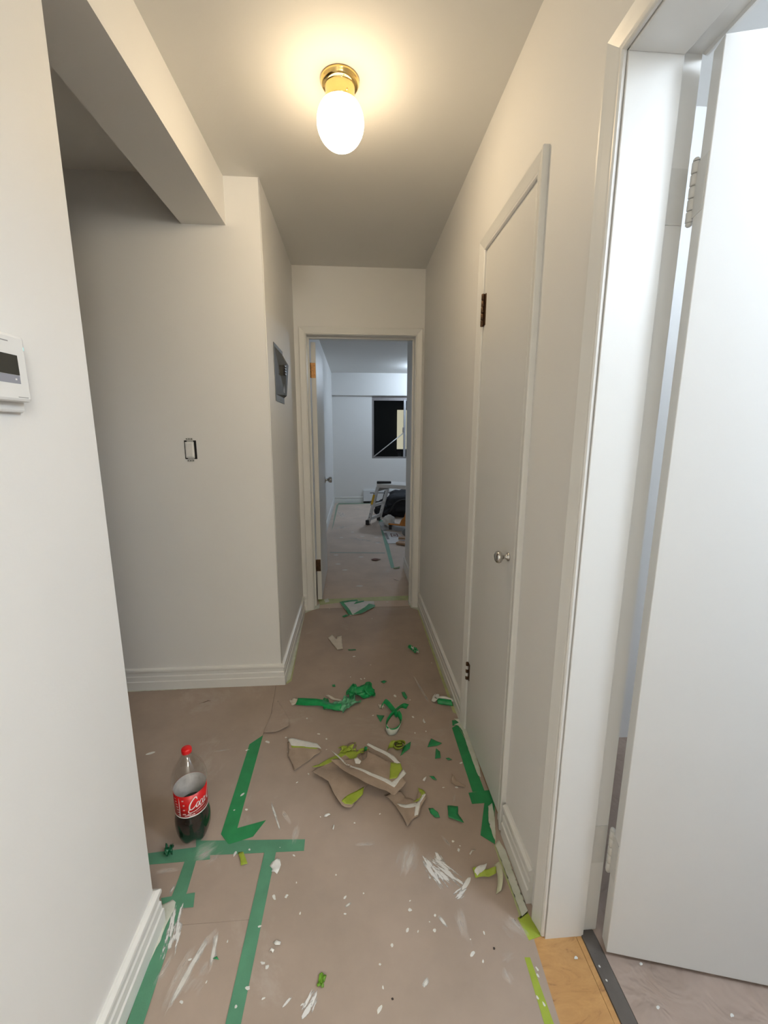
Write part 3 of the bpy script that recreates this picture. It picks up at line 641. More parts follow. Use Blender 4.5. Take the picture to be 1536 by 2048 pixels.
SPOTS = [(0.0136, 1.0006), (-0.0410, 0.9935), (0.1486, 0.9710), (0.1455, 0.9479), (0.2144, 0.9292), (0.2061, 0.8936), (0.1960, 0.9146), (0.1322, 0.8999), (0.1605, 0.8945), (0.0865, 0.8679), (0.0521, 0.8299), (0.0567, 0.7844), (0.0457, 0.7454), (0.1595, 0.7820), (0.2992, 0.8664), (0.2957, 0.8349),
         (0.3184, 0.8175), (0.3401, 0.8785), (0.3357, 1.1228), (0.3274, 1.1100), (0.3162, 1.1397), (-0.0701, 1.0590), (-0.0401, 0.9507), (-0.1723, 2.9572), (-0.2045, 3.0598), (0.2529, 3.1570), (0.0829, 2.2354), (-0.0142, 2.3370), (0.0246, 2.0970), (0.0441, 2.1005), (-0.0338, 2.1203), (0.1185, 2.8601),
         (0.0775, 1.7889), (0.2692, 1.7650), (0.3169, 1.7299), (0.3149, 1.6627), (0.2632, 1.6565), (-0.1729, 1.6799), (-0.3188, 1.6678), (-0.1369, 1.6460), (-0.2986, 1.5799), (-0.1329, 1.5829), (0.0786, 1.2585), (-0.0127, 1.2297), (0.3802, 1.3514), (0.3301, 1.3548), (0.4282, 1.4695), (0.1554, 1.4909),
         (-0.1334, 1.2613), (-0.2578, 1.1589), (-0.2368, 1.4173), (-0.1963, 1.4558), (-0.4680, 1.6030), (-0.3960, 1.6454), (-0.2388, 1.7889), (0.1985, 1.9329), (0.2720, 1.8948), (0.4460, 2.2327), (-0.4103, 1.8114), (-0.3532, 0.9064), (-0.1887, 1.0440), (-0.1676, 0.9596), (-0.2130, 1.0082), (-0.2484, 0.8530),
         (-0.2364, 0.8440), (-0.3803, 0.8245), (-0.4272, 0.7908), (-0.2947, 0.7736), (-0.2325, 0.7835), (-0.2079, 1.1274), (-0.3997, 1.1472), (-0.3560, 1.1574), (-0.2759, 0.8058), (-0.2753, 0.9355), (-0.4385, 0.8735), (-0.1385, 0.7662), (-0.2493, 1.0080), (-0.4031, 1.3079), (-0.4458, 1.3088), (-0.4342, 1.3737)]
for k, p in enumerate(SPOTS):
    if k in (23,): continue
    blob(p[0], p[1], rnd.choice((.0018, .0024, .003, .0042))*(1.5 if p[1] > 1.6 else 1), asp=rnd.uniform(1, 2.2), ang=rnd.uniform(0, PI), z=.002 if k > 58 else .0006)
for p in ((0.5625, 0.8077), (0.7232, 0.7840), (0.7076, 0.7025), (0.8714, 0.6772)):
    blob(p[0], p[1], .003, parent=room_p, z=.0008, asp=1.7, ang=.4)
for p in ((-0.2151, 4.5125), (-0.0339, 5.6099), (0.0991, 5.3458), (0.2748, 5.2810), (0.0636, 4.4179), (-0.1034, 3.9835), (0.0353, 3.5308), (-0.1805, 4.1828), (0.2789, 5.0019), (-0.1768, 5.3090)):
    blob(p[0], p[1], .014, parent=bed_p, asp=2.0)
for p in ((0.6128, 0.7856), (0.6142, 0.7578)): blob(p[0], p[1], .0026, z=.0022, parent=room_p)
for p in ((0.4512, 0.7929), (0.4477, 0.7792), (0.4390, 0.7266), (0.4285, 0.7390)): blob(p[0], p[1], .0026, z=.0008, asp=1.8, ang=1.9)
for p in ((0.4347, 0.9016), (0.3559, 0.8425), (0.0781, 0.7617)): blob(p[0], p[1], .003, mat('dark_speck', (.05, .035, .03), .7), name='dirt_speck')

# ------------------------------------------------------------------ loose scraps on the floor
def scrap(name, label, pts, m, cat='scrap', group=None, jit=.002, th=.0005, lmax=.015, z0=.0016, seed=1, zf=None):
    o = sheet(name, pts, m, None, zf, z0, th, lmax, jit, seed)
    return tag(o, label, cat, group)
def band(name, pts, m, base_ctrl, parent, off=.0008, jit=.0012, seed=3):
    return sheet(name, pts, m, parent, idw(base_ctrl), .0016+off, .0004, .012, jit, seed)

# white paper with green tape border near the bedroom door
c = [(-0.1303, 3.1626, .004), (0.0023, 3.1701, .010), (0.1469, 3.1457, .012), (0.1507, 3.0607, .006), (0.0387, 2.9301, .006), (-0.0438, 2.9180, .002), (-0.0829, 3.0105, .01)]
o = scrap('paper_scrap', 'crumpled white paper edged with green tape before the bedroom door', c, mat('white_film', (.62, .63, .63), .5, .08, 30, .5, 60))
band('tape_border', [(-0.1307, 3.1721), (-0.1025, 3.1702), (-0.0215, 2.9208), (-0.0552, 2.9318)], GREEN, c, o)
band('tape_border', [(-0.1189, 3.1814), (0.0146, 3.1931), (0.0183, 3.1623), (-0.1020, 3.1501)], GREEN, c, o)
band('tape_border', [(0.0678, 3.0419), (0.1052, 3.1067), (0.1519, 3.0841), (0.1504, 3.0554), (0.0387, 2.9344), (-0.0215, 2.9296)], GREEN, c, o)
band('tape_border', [(0.0022, 3.1532), (0.0669, 3.1692), (0.0664, 3.1490), (-0.0139, 3.1048)], GREEN, c, o)
scrap('tape_scrap', 'tiny green tape flap beside the white paper scrap', [(-0.1032, 2.9068, .001), (-0.0739, 2.9331, .004), (-0.0512, 2.9141, .004), (-0.0879, 2.8886, .001)], GREEN)
# cream folded strip
scrap('paper_scrap', 'cream folded paper strip shaped like a V in mid hall', [(-0.1867, 2.5771, .003), (-0.1620, 2.6115, .006), (-0.1295, 2.5546, .002), (-0.1242, 2.5879, .006), (-0.0972, 2.5815, .012), (-0.0834, 2.4246, .004), (-0.1177, 2.4181, .002), (-0.1565, 2.5031, .002)], CREAM)
scrap('tape_scrap', 'thin green tape sliver beside the cream paper strip', [(-0.0519, 2.4217, .001), (-0.0015, 2.4147, .003), (-0.0016, 2.4024, .003), (-0.0486, 2.4091, .001)], GREEN)
crumple('tape_scrap', (0.3595, 2.3835), .045, .11, .022, GREEN_BRIGHT, 5.3, None, .45)
tag(bpy.data.objects[col.objects[-1].name], 'rolled green and white tape scrap near the right baseboard', 'scrap')
bt = col.objects[-1]
crumple('paint_skin', ((0.3640, 2.3710)[0], (0.3640, 2.3710)[1]), .02, .085, .028, WHITE_DRY, 9.1, bt, .5, 8)
for i, (lab, pts) in enumerate((('tiny green tape fleck in front of the right baseboard', [(0.1309, 2.0599, .001), (0.1505, 2.0649, .006), (0.1669, 2.0621, .001), (0.1490, 2.0432, .002)]),
                                ('tiny green tape fleck behind the long green plastic strip', [(-0.1332, 2.0501, .001), (-0.1170, 2.0490, .004), (-0.1135, 2.0307, .001), (-0.1296, 2.0317, .001)]),
                                ('green and white tape fleck right of the green plastic bundle', [(0.2354, 1.9586, .001), (0.2508, 1.9545, .006), (0.2614, 1.9132, .002), (0.2514, 1.8948, .001), (0.2392, 1.9230, .002)]),
                                ('small green tape triangle left of the twisted ribbon', [(0.0944, 1.7887, .002), (0.1324, 1.7762, .004), (0.1105, 1.7357, .001)]),
                                ('small green tape kite right of the torn papers', [(0.3044, 1.5634, .001), (0.3284, 1.6105, .003), (0.3714, 1.5789, .004), (0.3473, 1.5693, .001)]),
                                ('narrow green tape chip below the green kite', [(0.3245, 1.4970, .001), (0.3396, 1.5528, .003), (0.3531, 1.5329, .002), (0.3486, 1.5008, .001)]),
                                ('green tape sliver pointing up beside the lime roll', [(0.1795, 1.5207, .001), (0.2030, 1.5756, .004), (0.2363, 1.5948, .006), (0.2250, 1.5589, .002)]),
                                ('tiny green tape chip close to the closet tape', [(0.3690, 1.4967, .001), (0.3816, 1.4963, .003), (0.3944, 1.4868, .001), (0.3771, 1.4853, .001)]),
                                ('green tape triangle beside a white curl near the closet', [(0.2833, 1.4093, .001), (0.3023, 1.4038, .005), (0.3110, 1.3870, .002), (0.2965, 1.3938, .001)]),
                                ('curled green tape leaf right of the brown torn paper', [(0.2560, 1.2675, .001), (0.2702, 1.2560, .012), (0.2854, 1.2407, .010), (0.2899, 1.2262, .002), (0.2724, 1.2283, .001), (0.2596, 1.2470, .001)]),
                                ('square green tape piece left of the closet corner patch', [(0.3266, 1.2701, .004), (0.3652, 1.2682, .001), (0.3578, 1.2382, .001), (0.3693, 1.1996, .004), (0.3194, 1.2224, .006)]),
                                ('tiny green tape chip near the camera left of centre', [(-0.3808, 0.8709, .001), (-0.3703, 0.8742, .003), (-0.3630, 0.8666, .001)]))):
    scrap('tape_scrap', lab, pts, GREEN if i else GREEN_BRIGHT, group='green tape scraps', seed=i+2, jit=.001)
# long green plastic strip with bundled end
gb = tag(empty('plastic_bundle', (*(-0.0594, 1.8775), 0)), 'long strip of bundled bright green plastic film across the hall', 'plastic film')
def bundle():
    ribbon('film_tail', [(*(-0.3006, 1.8978), .018), (*(-0.2470, 1.8863), .020), (*(-0.1838, 1.8742), .022), (*(-0.1278, 1.8474), .020), (*(-0.0782, 1.8365), .018)], .034, GREEN_BRIGHT, None, twist=lambda t: (.3, .9, .5+.4*math.sin(7*t)))
    crumple('film_wad', (0.0222, 1.9533), .17, .13, .040, GREEN_BRIGHT, 2.2, None, .25, 26)
    crumple('film_wad', (-0.0495, 1.8846), .16, .10, .030, GREEN_PALE, 6.7, None, .7, 22)
    crumple('film_wad', (-0.1133, 1.8540), .13, .05, .018, GREEN_BRIGHT, 8.4, None, -.1, 16)
    crumple('film_end', (-0.3179, 1.9148), .05, .05, .014, CREAM, 3.9, None, .3, 8)
    crumple('film_flap', (-0.1636, 1.9043), .05, .05, .014, GREEN, 12.3, None, .3, 10)
under(gb, grab(bundle))
scrap('paper_scrap', 'narrow beige paper strip lying behind the green plastic', [(-0.1645, 1.9559, .004), (-0.1464, 1.9560, .006), (-0.0747, 1.8944, .014), (-0.0770, 1.8854, .012), (-0.1291, 1.9205, .004)], CREAM)
# twisted green ribbon, looped like an awareness ribbon
tr = tag(empty('tape_loop', (*(0.1742, 1.7327), 0)), 'green tape twisted into a standing loop with two tails', 'tape')
Q = lambda uv, z: (uv[0], uv[1], z)
def loop():
    ribbon('tape_tail', [Q((0.1217, 1.8342), .012), Q((0.1359, 1.8602), .024), Q((0.1541, 1.8358), .028), Q((0.1786, 1.7784), .028), Q((0.1929, 1.7524), .022)], .024, GREEN_BRIGHT, None, twist=lambda t: (.5, .55, .3+.5*t))
    ribbon('tape_loop_band', [Q((0.2498, 1.8217), .016), Q((0.2218, 1.8160), .026), Q((0.1823, 1.7673), .034), Q((0.1501, 1.7274), .030), Q((0.1329, 1.6882), .018), Q((0.1488, 1.6579), .014), Q((0.1790, 1.6623), .014), Q((0.2008, 1.6935), .020), Q((0.2045, 1.7272), .030), Q((0.1932, 1.7559), .036)], .025, GREEN_BRIGHT, None, twist=lambda t: (.25+.3*math.cos(6*t), .35, .7))
    ribbon('painted_part', [Q((0.1324, 1.6817), .0175), Q((0.1483, 1.6516), .0135), Q((0.1783, 1.6559), .0135), Q((0.2000, 1.6869), .0185)], .0245, mat('film_paint', (.55, .60, .55), .5, .1, 40), None, twist=lambda t: (.25, .35, .7))
    crumple('film_end', (0.1224, 1.8457), .03, .04, .016, CREAM, 4.4, None, .2, 8)
under(tr, grab(loop))
# curled strip at the right baseboard
cs = tag(empty('tape_curl', (*(0.4349, 1.8676), 0)), 'curled green and white tape strip touching the right baseboard', 'tape')
def curl():
    ribbon('curl', [Q((0.3995, 1.9108), .012), Q((0.3882, 1.8788), .010), Q((0.4029, 1.8618), .016), Q((0.4127, 1.8853), .022), Q((0.4015, 1.8942), .020)], .022, WHITE_DRY, None, twist=lambda t: (.6, .2, .5))
    ribbon('strip', [Q((0.4054, 1.8616), .012), Q((0.4392, 1.8514), .012), Q((0.4777, 1.8409), .012)], .030, GREEN_BRIGHT, None, twist=lambda t: (-.1, .7, .5))
    ribbon('painted_edge', [Q((0.4086, 1.8774), .018), Q((0.4485, 1.8707), .022), Q((0.4921, 1.8478), .016)], .016, WHITE_DRY, None, twist=lambda t: (-.1, .8, .5))
under(cs, grab(curl))

# torn brown paper triangle with white top
c = [(-0.3019, 1.6191, .014), (-0.2867, 1.6192, .018), (-0.2261, 1.5996, .016), (-0.1730, 1.5813, .016), (-0.1524, 1.5611, .010), (-0.2068, 1.5166, .004), (-0.2525, 1.4639, .010), (-0.2637, 1.4998, .006), (-0.2904, 1.5427, .010), (-0.2922, 1.5816, .008)]
o = scrap('paper_scrap', 'torn brown paper triangle with white painted top edge', c, TORN, jit=.003, th=.0008)
band('paint_edge', [(-0.3051, 1.6361), (-0.2906, 1.6412), (-0.2289, 1.6189), (-0.1751, 1.6004), (-0.1535, 1.5728), (-0.2205, 1.5832), (-0.2866, 1.5993)], WHITE_DRY, c, o)
band('lime_edge', [(-0.2866, 1.5993), (-0.2205, 1.5832), (-0.1664, 1.5737), (-0.1766, 1.5687), (-0.2459, 1.5820), (-0.2810, 1.5902)], LIME, c, o)
# large torn brown sheet, lower layer
c = [(-0.1806, 1.4431, .020), (-0.1329, 1.4916, .010), (-0.0672, 1.5458, .006), (-0.0143, 1.5672, .004), (0.0432, 1.5518, .004), (0.0923, 1.4798, .002), (0.0582, 1.4068, .002), (0.0257, 1.3651, .006), (0.0004, 1.3179, .004), (-0.0234, 1.2823, .010), (-0.0468, 1.2820, .012), (-0.0596, 1.2893, .016), (-0.0845, 1.3252, .020), (-0.1011, 1.3597, .022), (-0.1125, 1.3925, .020), (-0.1469, 1.4166, .022)]
o = scrap('torn_paper', 'large torn brown sheet with lime edge beneath the other papers', c, TORN, jit=.003, th=.0008)
band('lime_edge', [(-0.1836, 1.4674), (-0.1341, 1.5055), (-0.0675, 1.5528), (-0.0440, 1.5428), (-0.1089, 1.4958), (-0.1675, 1.4663)], LIME, c, o)
band('lime_patch', [(-0.0603, 1.3049), (-0.0350, 1.3352), (0.0239, 1.3713), (0.0194, 1.3380), (0.0004, 1.3197), (-0.0236, 1.2919), (-0.0472, 1.2936)], LIME, c, o)
band('lime_patch', [(-0.0611, 1.5523), (-0.0315, 1.5645), (0.0069, 1.5533), (-0.0061, 1.5154), (-0.0185, 1.4740), (-0.0353, 1.5174)], LIME, c, o)
# upper torn sheet, propped up along its white edges
c = [(-0.1057, 1.4576, .055), (-0.0789, 1.4333, .050), (-0.0568, 1.4138, .046), (-0.0063, 1.3766, .046), (0.0460, 1.3405, .044), (0.0935, 1.3190, .040), (0.1349, 1.3022, .030), (0.1575, 1.3230, .036), (0.1840, 1.3402, .046), (0.1654, 1.3952, .040), (0.1400, 1.4395, .040), (0.0921, 1.4768, .040), (0.0445, 1.5229, .036), (0.0002, 1.4978, .020), (-0.0302, 1.4623, .030)]
o = scrap('torn_paper', 'upturned torn brown sheet with white painted edges on top', c, TORN, jit=.002, th=.0008)
band('paint_edge', [(-0.1102, 1.5199), (-0.0822, 1.4940), (-0.0509, 1.4685), (-0.0005, 1.4324), (0.0577, 1.3946), (0.1141, 1.3651), (0.1409, 1.3429), (0.1359, 1.3299), (0.0962, 1.3572), (0.0475, 1.3836), (-0.0065, 1.4230), (-0.0588, 1.4614), (-0.0881, 1.4891)], WHITE_DRY, c, o)
band('paint_edge', [(0.0458, 1.5649), (0.0991, 1.5219), (0.1463, 1.4835), (0.1725, 1.4379), (0.1544, 1.4392), (0.1233, 1.4799), (0.0778, 1.5178), (0.0390, 1.5539)], WHITE_DRY, c, o)
band('lime_patch', [(0.1327, 1.4457), (0.1725, 1.4379), (0.1754, 1.4105), (0.1491, 1.3673), (0.1218, 1.3646)], LIME, c, o)
band('paint_edge', [(0.1791, 1.4078), (0.1902, 1.3855), (0.1594, 1.3551), (0.1377, 1.3298), (0.1282, 1.3505), (0.1510, 1.3672)], WHITE_DRY, c, o)
# third torn sheet lower right
c = [(0.0981, 1.3307, .004), (0.1395, 1.3295, .020), (0.1622, 1.3299, .018), (0.1791, 1.3122, .006), (0.2148, 1.2989, .004), (0.2298, 1.3250, .016), (0.2490, 1.3045, .022), (0.2502, 1.2892, .020), (0.2282, 1.2672, .014), (0.2116, 1.2299, .008), (0.1973, 1.2288, .004), (0.1694, 1.1930, .012), (0.1577, 1.2262, .016), (0.1400, 1.2613, .018), (0.1284, 1.2905, .010)]
o = scrap('torn_paper', 'small torn brown sheet with pointed tip and white lime corner', c, TORN, jit=.002, th=.0008)
band('paint_edge', [(0.1403, 1.2806), (0.1747, 1.2762), (0.2169, 1.2878), (0.2465, 1.3092), (0.2532, 1.3044), (0.2284, 1.2787), (0.2129, 1.2373), (0.1981, 1.2344), (0.2081, 1.2657), (0.1693, 1.2622), (0.1515, 1.2655)], WHITE_DRY, c, o)
band('lime_patch', [(0.2288, 1.3413), (0.2463, 1.3311), (0.2525, 1.3110), (0.2292, 1.2954), (0.2028, 1.2930), (0.2319, 1.3124)], LIME, c, o)
# lime wad and brown leaf at the top of the pile
crumple('tape_wad', (-0.0402, 1.5737), .09, .05, .020, LIME, 7.7, None, .3, 14); tag(col.objects[-1], 'crumpled lime tape wad at the back of the torn papers', 'scrap')
crumple('tape_wad', (0.0240, 1.5521), .07, .04, .014, LIME, 3.3, None, -.1, 12); tag(col.objects[-1], 'flat lime tape wad behind the upturned sheet', 'scrap')
scrap('paper_scrap', 'small brown paper leaf standing behind the lime wad', [(-0.0445, 1.5814, .006), (-0.0380, 1.5896, .016), (-0.0185, 1.5924, .02), (-0.0034, 1.5814, .016), (-0.0078, 1.5707, .008), (-0.0272, 1.5635, .003)], TORN_DK)
scrap('paint_chip', 'round white paint skin between the torn sheets', [(-0.0141, 1.4874, .030), (0.0003, 1.4899, .034), (0.0163, 1.4699, .032), (0.0040, 1.4522, .030), (-0.0081, 1.4582, .030)], WHITE_DRY)
scrap('paper_scrap', 'dark brown paper curl beside the white paint skin', [(0.0149, 1.5070, .03), (0.0421, 1.5105, .042), (0.0393, 1.4876, .036), (0.0225, 1.4743, .03)], TORN_DK)
scrap('tape_scrap', 'tiny green tape tuft behind the upturned sheet', [(0.0281, 1.5408, .012), (0.0305, 1.5508, .03), (0.0432, 1.5452, .034), (0.0407, 1.5362, .02)], GREEN)
# lime roll
lr = tag(empty('tape_roll', (*(0.1627, 1.5655), 0)), 'small crumpled roll of lime tape behind the white edged sheet', 'tape')
def lroll():
    pc = (0.1784, 1.5703); pts = []
    for k in range(26):
        a = k*.62; r_ = .006+.0017*k/1.6; pts.append((pc[0]+r_*math.cos(a), pc[1]+r_*.8*math.sin(a), .016+.004*math.sin(k)))
    ribbon('roll', pts, .026, LIME, None, wdir=(.1, -.35, .6), n=3)
    ribbon('tail', [Q((0.1594, 1.5774), .016), Q((0.1416, 1.5728), .016), Q((0.1291, 1.5534), .010)], .03, LIME, None, wdir=(.3, .5, .5))
under(lr, grab(lroll))
scrap('paint_chip', 'white curl beside the green triangle near the closet', [(0.2544, 1.3919, .001), (0.2605, 1.3940, .010), (0.2711, 1.3984, .012), (0.2687, 1.3950, .004), (0.2614, 1.3866, .001)], WHITE_DRY)
scrap('paper_scrap', 'brown paper leaf with lifted tip beside the closet tape', [(0.3702, 1.3956, .022), (0.3783, 1.3871, .018), (0.3858, 1.3755, .008), (0.4155, 1.3456, .010), (0.4111, 1.3428, .004), (0.3796, 1.3573, .001), (0.3649, 1.3700, .001)], TORN)
for i, (lab, pts) in enumerate((('larger white paint chip in front of the torn papers', [(-0.1227, 1.2596, .001), (-0.1178, 1.2663, .004), (-0.1038, 1.2693, .004), (-0.0982, 1.2648, .002), (-0.1120, 1.2589, .001)]),
                                ('narrow upright white paint chip in front of the torn papers', [(-0.0884, 1.2097, .001), (-0.0855, 1.2235, .004), (-0.0820, 1.2223, .003), (-0.0848, 1.2076, .001)]),
                                ('flat white paint flake right of the long green tape', [(-0.2803, 1.1000, .001), (-0.2728, 1.1103, .003), (-0.2597, 1.1164, .006), (-0.2503, 1.1158, .004), (-0.2444, 1.0991, .001), (-0.2476, 1.0824, .003), (-0.2521, 1.0724, .001), (-0.2612, 1.0804, .001), (-0.2701, 1.0795, .003), (-0.2688, 1.0885, .001)]),
                                ('white paint crumb by the near end of the long tape', [(-0.2309, 0.8949, .001), (-0.2219, 0.8973, .005), (-0.2094, 0.8932, .003), (-0.2112, 0.8880, .001), (-0.2230, 0.8882, .002)]),
                                ('split white paint crumb by the near end of the long tape', [(-0.2374, 0.8747, .001), (-0.2320, 0.8814, .005), (-0.2235, 0.8771, .004), (-0.2265, 0.8718, .001), (-0.2326, 0.8769, .002)]),
                                ('white paint chip left of the far green kite', [(0.3107, 1.7360, .001), (0.3170, 1.7457, .004), (0.3238, 1.7151, .003), (0.3143, 1.7149, .001)]))):
    scrap('paint_chip', lab, pts, WHITE_DRY, group='white paint chips', seed=i+40, jit=.0008)
o = scrap('tape_scrap', 'lime tape piece right of the green tape hook', [(-0.3903, 1.1482, .002), (-0.3722, 1.1468, .006), (-0.3613, 1.1283, .004), (-0.3502, 1.1087, .004), (-0.3699, 1.1063, .001), (-0.3781, 1.1263, .004)], LIME)
crumple('tape_scrap', (-0.6131, 1.1620), .032, .04, .03, mat('deep_green_tape', s2l((12, 92, 58)), .4, .2, 40), 6.1, None, .1, 12); tag(col.objects[-1], 'dark green curled tape bit left of the bottle', 'scrap')
crumple('tape_scrap', (-0.0942, 0.8074), .020, .035, .010, mat('grass_green_tape', s2l((104, 150, 40)), .5, .3, 60), 1.6, None, -.25, 12); tag(col.objects[-1], 'lime green tape wad above the white smear near the camera', 'scrap')
# L-shaped lime and white curl by the right baseboard
c = [(0.3525, 1.0364, .016), (0.3604, 1.0372, .020), (0.4236, 1.0280, .026), (0.4209, 1.0183, .014), (0.3963, 1.0099, .012), (0.3832, 1.0169, .006), (0.3565, 1.0159, .004)]
o = scrap('tape_curl', 'lime and white curled tape scrap by the near right baseboard', c, LIME, jit=.0015)
band('paint_edge', [(0.3559, 1.0294), (0.3793, 1.0443), (0.4027, 1.0472), (0.3922, 1.0343), (0.3641, 1.0200), (0.3565, 1.0205)], WHITE_DRY, c, o)
ribbon('tail', [Q((0.4299, 1.0423), .022), Q((0.4321, 1.0211), .024), Q((0.4262, 0.9955), .018), Q((0.4131, 0.9714), .006)], .020, mat('washed_lime', (.55, .56, .40), .5, .1, 40), o, twist=lambda t: (.8, .1, .5))
# small cream ring
scrap('paper_scrap', 'tiny cream paper curl between the smear and the baseboard', [(0.3577, 1.0930, .002), (0.3689, 1.0987, .008), (0.3825, 1.0994, .006), (0.3703, 1.0970, .004), (0.3615, 1.0887, .001)], CREAM)
scrap('paper_scrap', 'thin dark paper sliver at the foot of the front wall', [(-0.7930, 1.9338, .001), (-0.7546, 1.9520, .006), (-0.7386, 1.9484, .005), (-0.7665, 1.9425, .002)], TORN_DK)
scrap('paper_scrap', 'reddish brown scrap on the bedroom floor', [(0.1704, 4.3236, .004), (0.2136, 4.3197, .01), (0.2786, 4.3167, .004), (0.2207, 4.2471, .01), (0.1843, 4.2686, .004)], mat('rust_paper', (.20, .08, .05), .7, .2, 40))
scrap('tape_scrap', 'lime tape end at the near tip of the bedroom tape line', [(0.3802, 4.0032, .004), (0.4556, 4.0406, .006), (0.4459, 3.9990, .004), (0.3879, 3.9771, .002)], mat('olive_tape', s2l((110, 125, 50)), .5))
scrap('paper_scrap', 'dark curl on the bedroom floor inside the doorway', [(0.3509, 3.6869, .002), (0.4041, 3.6134, .008), (0.3664, 3.6534, .004)], TORN_DK)

# ------------------------------------------------------------------ cola bottle
bo = tag(empty('cola_bottle', (-.556, 1.228, 0)), 'part full clear cola bottle with red cap and red label on the floor', 'bottle')
BP = [(0, .012), (.018, .008), (.034, .001), (.044, .004), (.0515, .018), (.0555, .040), (.0565, .062), (.0560, .082), (.0535, .098), (.0510, .108), (.0505, .114), (.0505, .196), (.0515, .202), (.0545, .212), (.0550, .222),
      (.0535, .236), (.0490, .254), (.0415, .272), (.0325, .287), (.0230, .300), (.0165, .308), (.0140, .312), (.0140, .318), (.0160, .3185), (.0160, .3205), (.0130, .321), (.0130, .330)]
def petal(r, z, a):
    if z < .06 and r > .016:
        k = max(0, 1-z/.06); d = .5-.5*math.cos(5*a)
        return r*(1-.07*k*(1-d)), z + (.009*(1-d)*k if z < .03 else 0)
    return r, z
lathe('body', BP, PET, bo, 60, wob=petal)
LIQ = .118
lp = [(max(0, r-.0012), z+.0012) for r, z in BP if z < LIQ] + [(.0493, LIQ), (0, LIQ)]
lathe('cola', lp, COLA, bo, 60, wob=petal)
CAPP = [(0, .334), (.0125, .334), (.0148, .3325), (.0155, .330), (.0155, .319), (.0150, .3175), (.0135, .3175)]
lathe('cap', CAPP, REDCAP, bo, 36, wob=lambda r, z, a: (r*(1+.02*math.cos(36*a/1)) if r > .015 else r, z))
LR = .0511
lathe('label_inside', [(.0507, .1165), (.0507, .1955)], mat('label_inside', (.80, .77, .77), .6, .15, 40), bo, 64)
lab = lathe('label', [(LR-.0004, .116), (LR, .116), (LR, .196), (LR-.0004, .196)], RED, bo, 64)
# lettering wrapped round the label: hand-drawn script strokes
def on_label(u, z, ang0, r=LR+.0004):
    a = ang0 + u/LR; return (r*math.cos(a), r*math.sin(a), z)
FRONT = math.atan2(-1.228, .556)                    # the side of the label that faces into the hall
def stroke(pts, wd, z0, ang0, sc_, m=LETTER, name='letter', slant=.35, rise=0.0):
    P_ = catmull([(x, y, 0) for x, y in pts], 8); bm = bmesh.new(); prev = None; n = len(P_)
    for i, p in enumerate(P_):
        d = (P_[min(i+1, n-1)]-P_[max(i-1, 0)]); d = d.normalized() if d.length > 1e-6 else Vector((1, 0, 0))
        nrm = Vector((-d.y, d.x, 0)); w_ = wd*(.55+.65*abs(d.y))*(.35+.65*min(1, 6*min(i, n-1-i)/n))
        q = []
        for s in (-1, 1):
            e = p + nrm*w_*.5*s; x = e.x + slant*e.y
            q.append(bm.verts.new(on_label(x*sc_*.74, z0+(e.y+rise*x)*sc_, ang0)))
        if prev: bm.faces.new((prev[0], q[0], q[1], prev[1]))
        prev = q
    return frombm(name, bm, m, lab)
def ell(cx, cy, rx, ry, a0=0, a1=2*PI, n=10): return [(cx+rx*math.cos(a0+(a1-a0)*k/n), cy+ry*math.sin(a0+(a1-a0)*k/n)) for k in range(n+1)]
S, ZB, A0 = .0285, .146, FRONT-.22
def bigC(x): return [(x+.98, .98), (x+.80, 1.28), (x+.52, 1.30), (x+.2, .98), (x+.05, .5), (x+.15, .08), (x+.45, -.04), (x+.8, .12), (x+1.0, .38)]
for pts, wd in ((bigC(0), .17), ([(.12, .15), (.1, -.3), (.5, -.42), (1.2, -.36), (2.0, -.22), (2.6, -.24)], .11), (ell(1.25, .3, .2, .3, .8, .8+2*PI), .13), (ell(1.78, .3, .2, .3, .7, 2*PI-.6), .13),
                (ell(2.28, .3, .2, .3, .6, .6+2*PI), .13), ([(2.50, .62), (2.47, .15), (2.6, 0), (2.72, .12)], .12), ([(2.72, .34), (2.98, .38)], .13),
                (bigC(3.0), .17), ([(3.9, 1.0), (4.2, 1.5), (4.6, 1.45), (5.2, 1.3)], .10), (ell(4.25, .3, .2, .3, .8, .8+2*PI), .13), ([(4.62, .1), (4.72, .7), (4.78, 1.25), (4.64, 1.2), (4.60, .3), (4.75, 0), (4.9, .15)], .11),
                (ell(5.12, .3, .2, .3, .6, .6+2*PI), .13), ([(5.34, .62), (5.31, .15), (5.44, 0), (5.6, .15)], .12)):
    stroke(pts, wd, ZB, A0, S)
# fine print under the name, vertical rule and worn white print left of it
for k in range(12):
    stroke([(1.0+.22*k, -.62), (1.12+.22*k, -.62)], .13, ZB, A0, S, name='fine_print', slant=0)
stroke([(-1.35, -.9), (-1.35, 0), (-1.35, 1.55)], .10, ZB, A0, S, name='rule', slant=0)
for k in range(7):
    x = -2.3+.12*k; stroke([(x-.1, 1.3-.33*k), (x+.35, 1.3-.33*k)], .13, ZB, A0, S, name='fine_print', slant=0)
for (x, y, L_) in ((-.9, -.55, .5), (-.6, -.75, .9), (-.2, -.6, .6), (-.9, 1.2, .3), (-.75, .6, .25), (0, -.9, .9), (.4, -.72, .5), (-.8, 0, .3)):
    stroke([(x, y), (x+L_/2, y+.05), (x+L_, y)], .22, ZB, A0, S, m=mat('worn_label', (.68, .42, .42), .5, .2, 80), name='worn_patch', slant=0)
lathe('label_edge', [(LR+.0002, .116), (LR+.0005, .116), (LR+.0005, .1195), (LR+.0002, .1195)], LETTER, lab, 64)

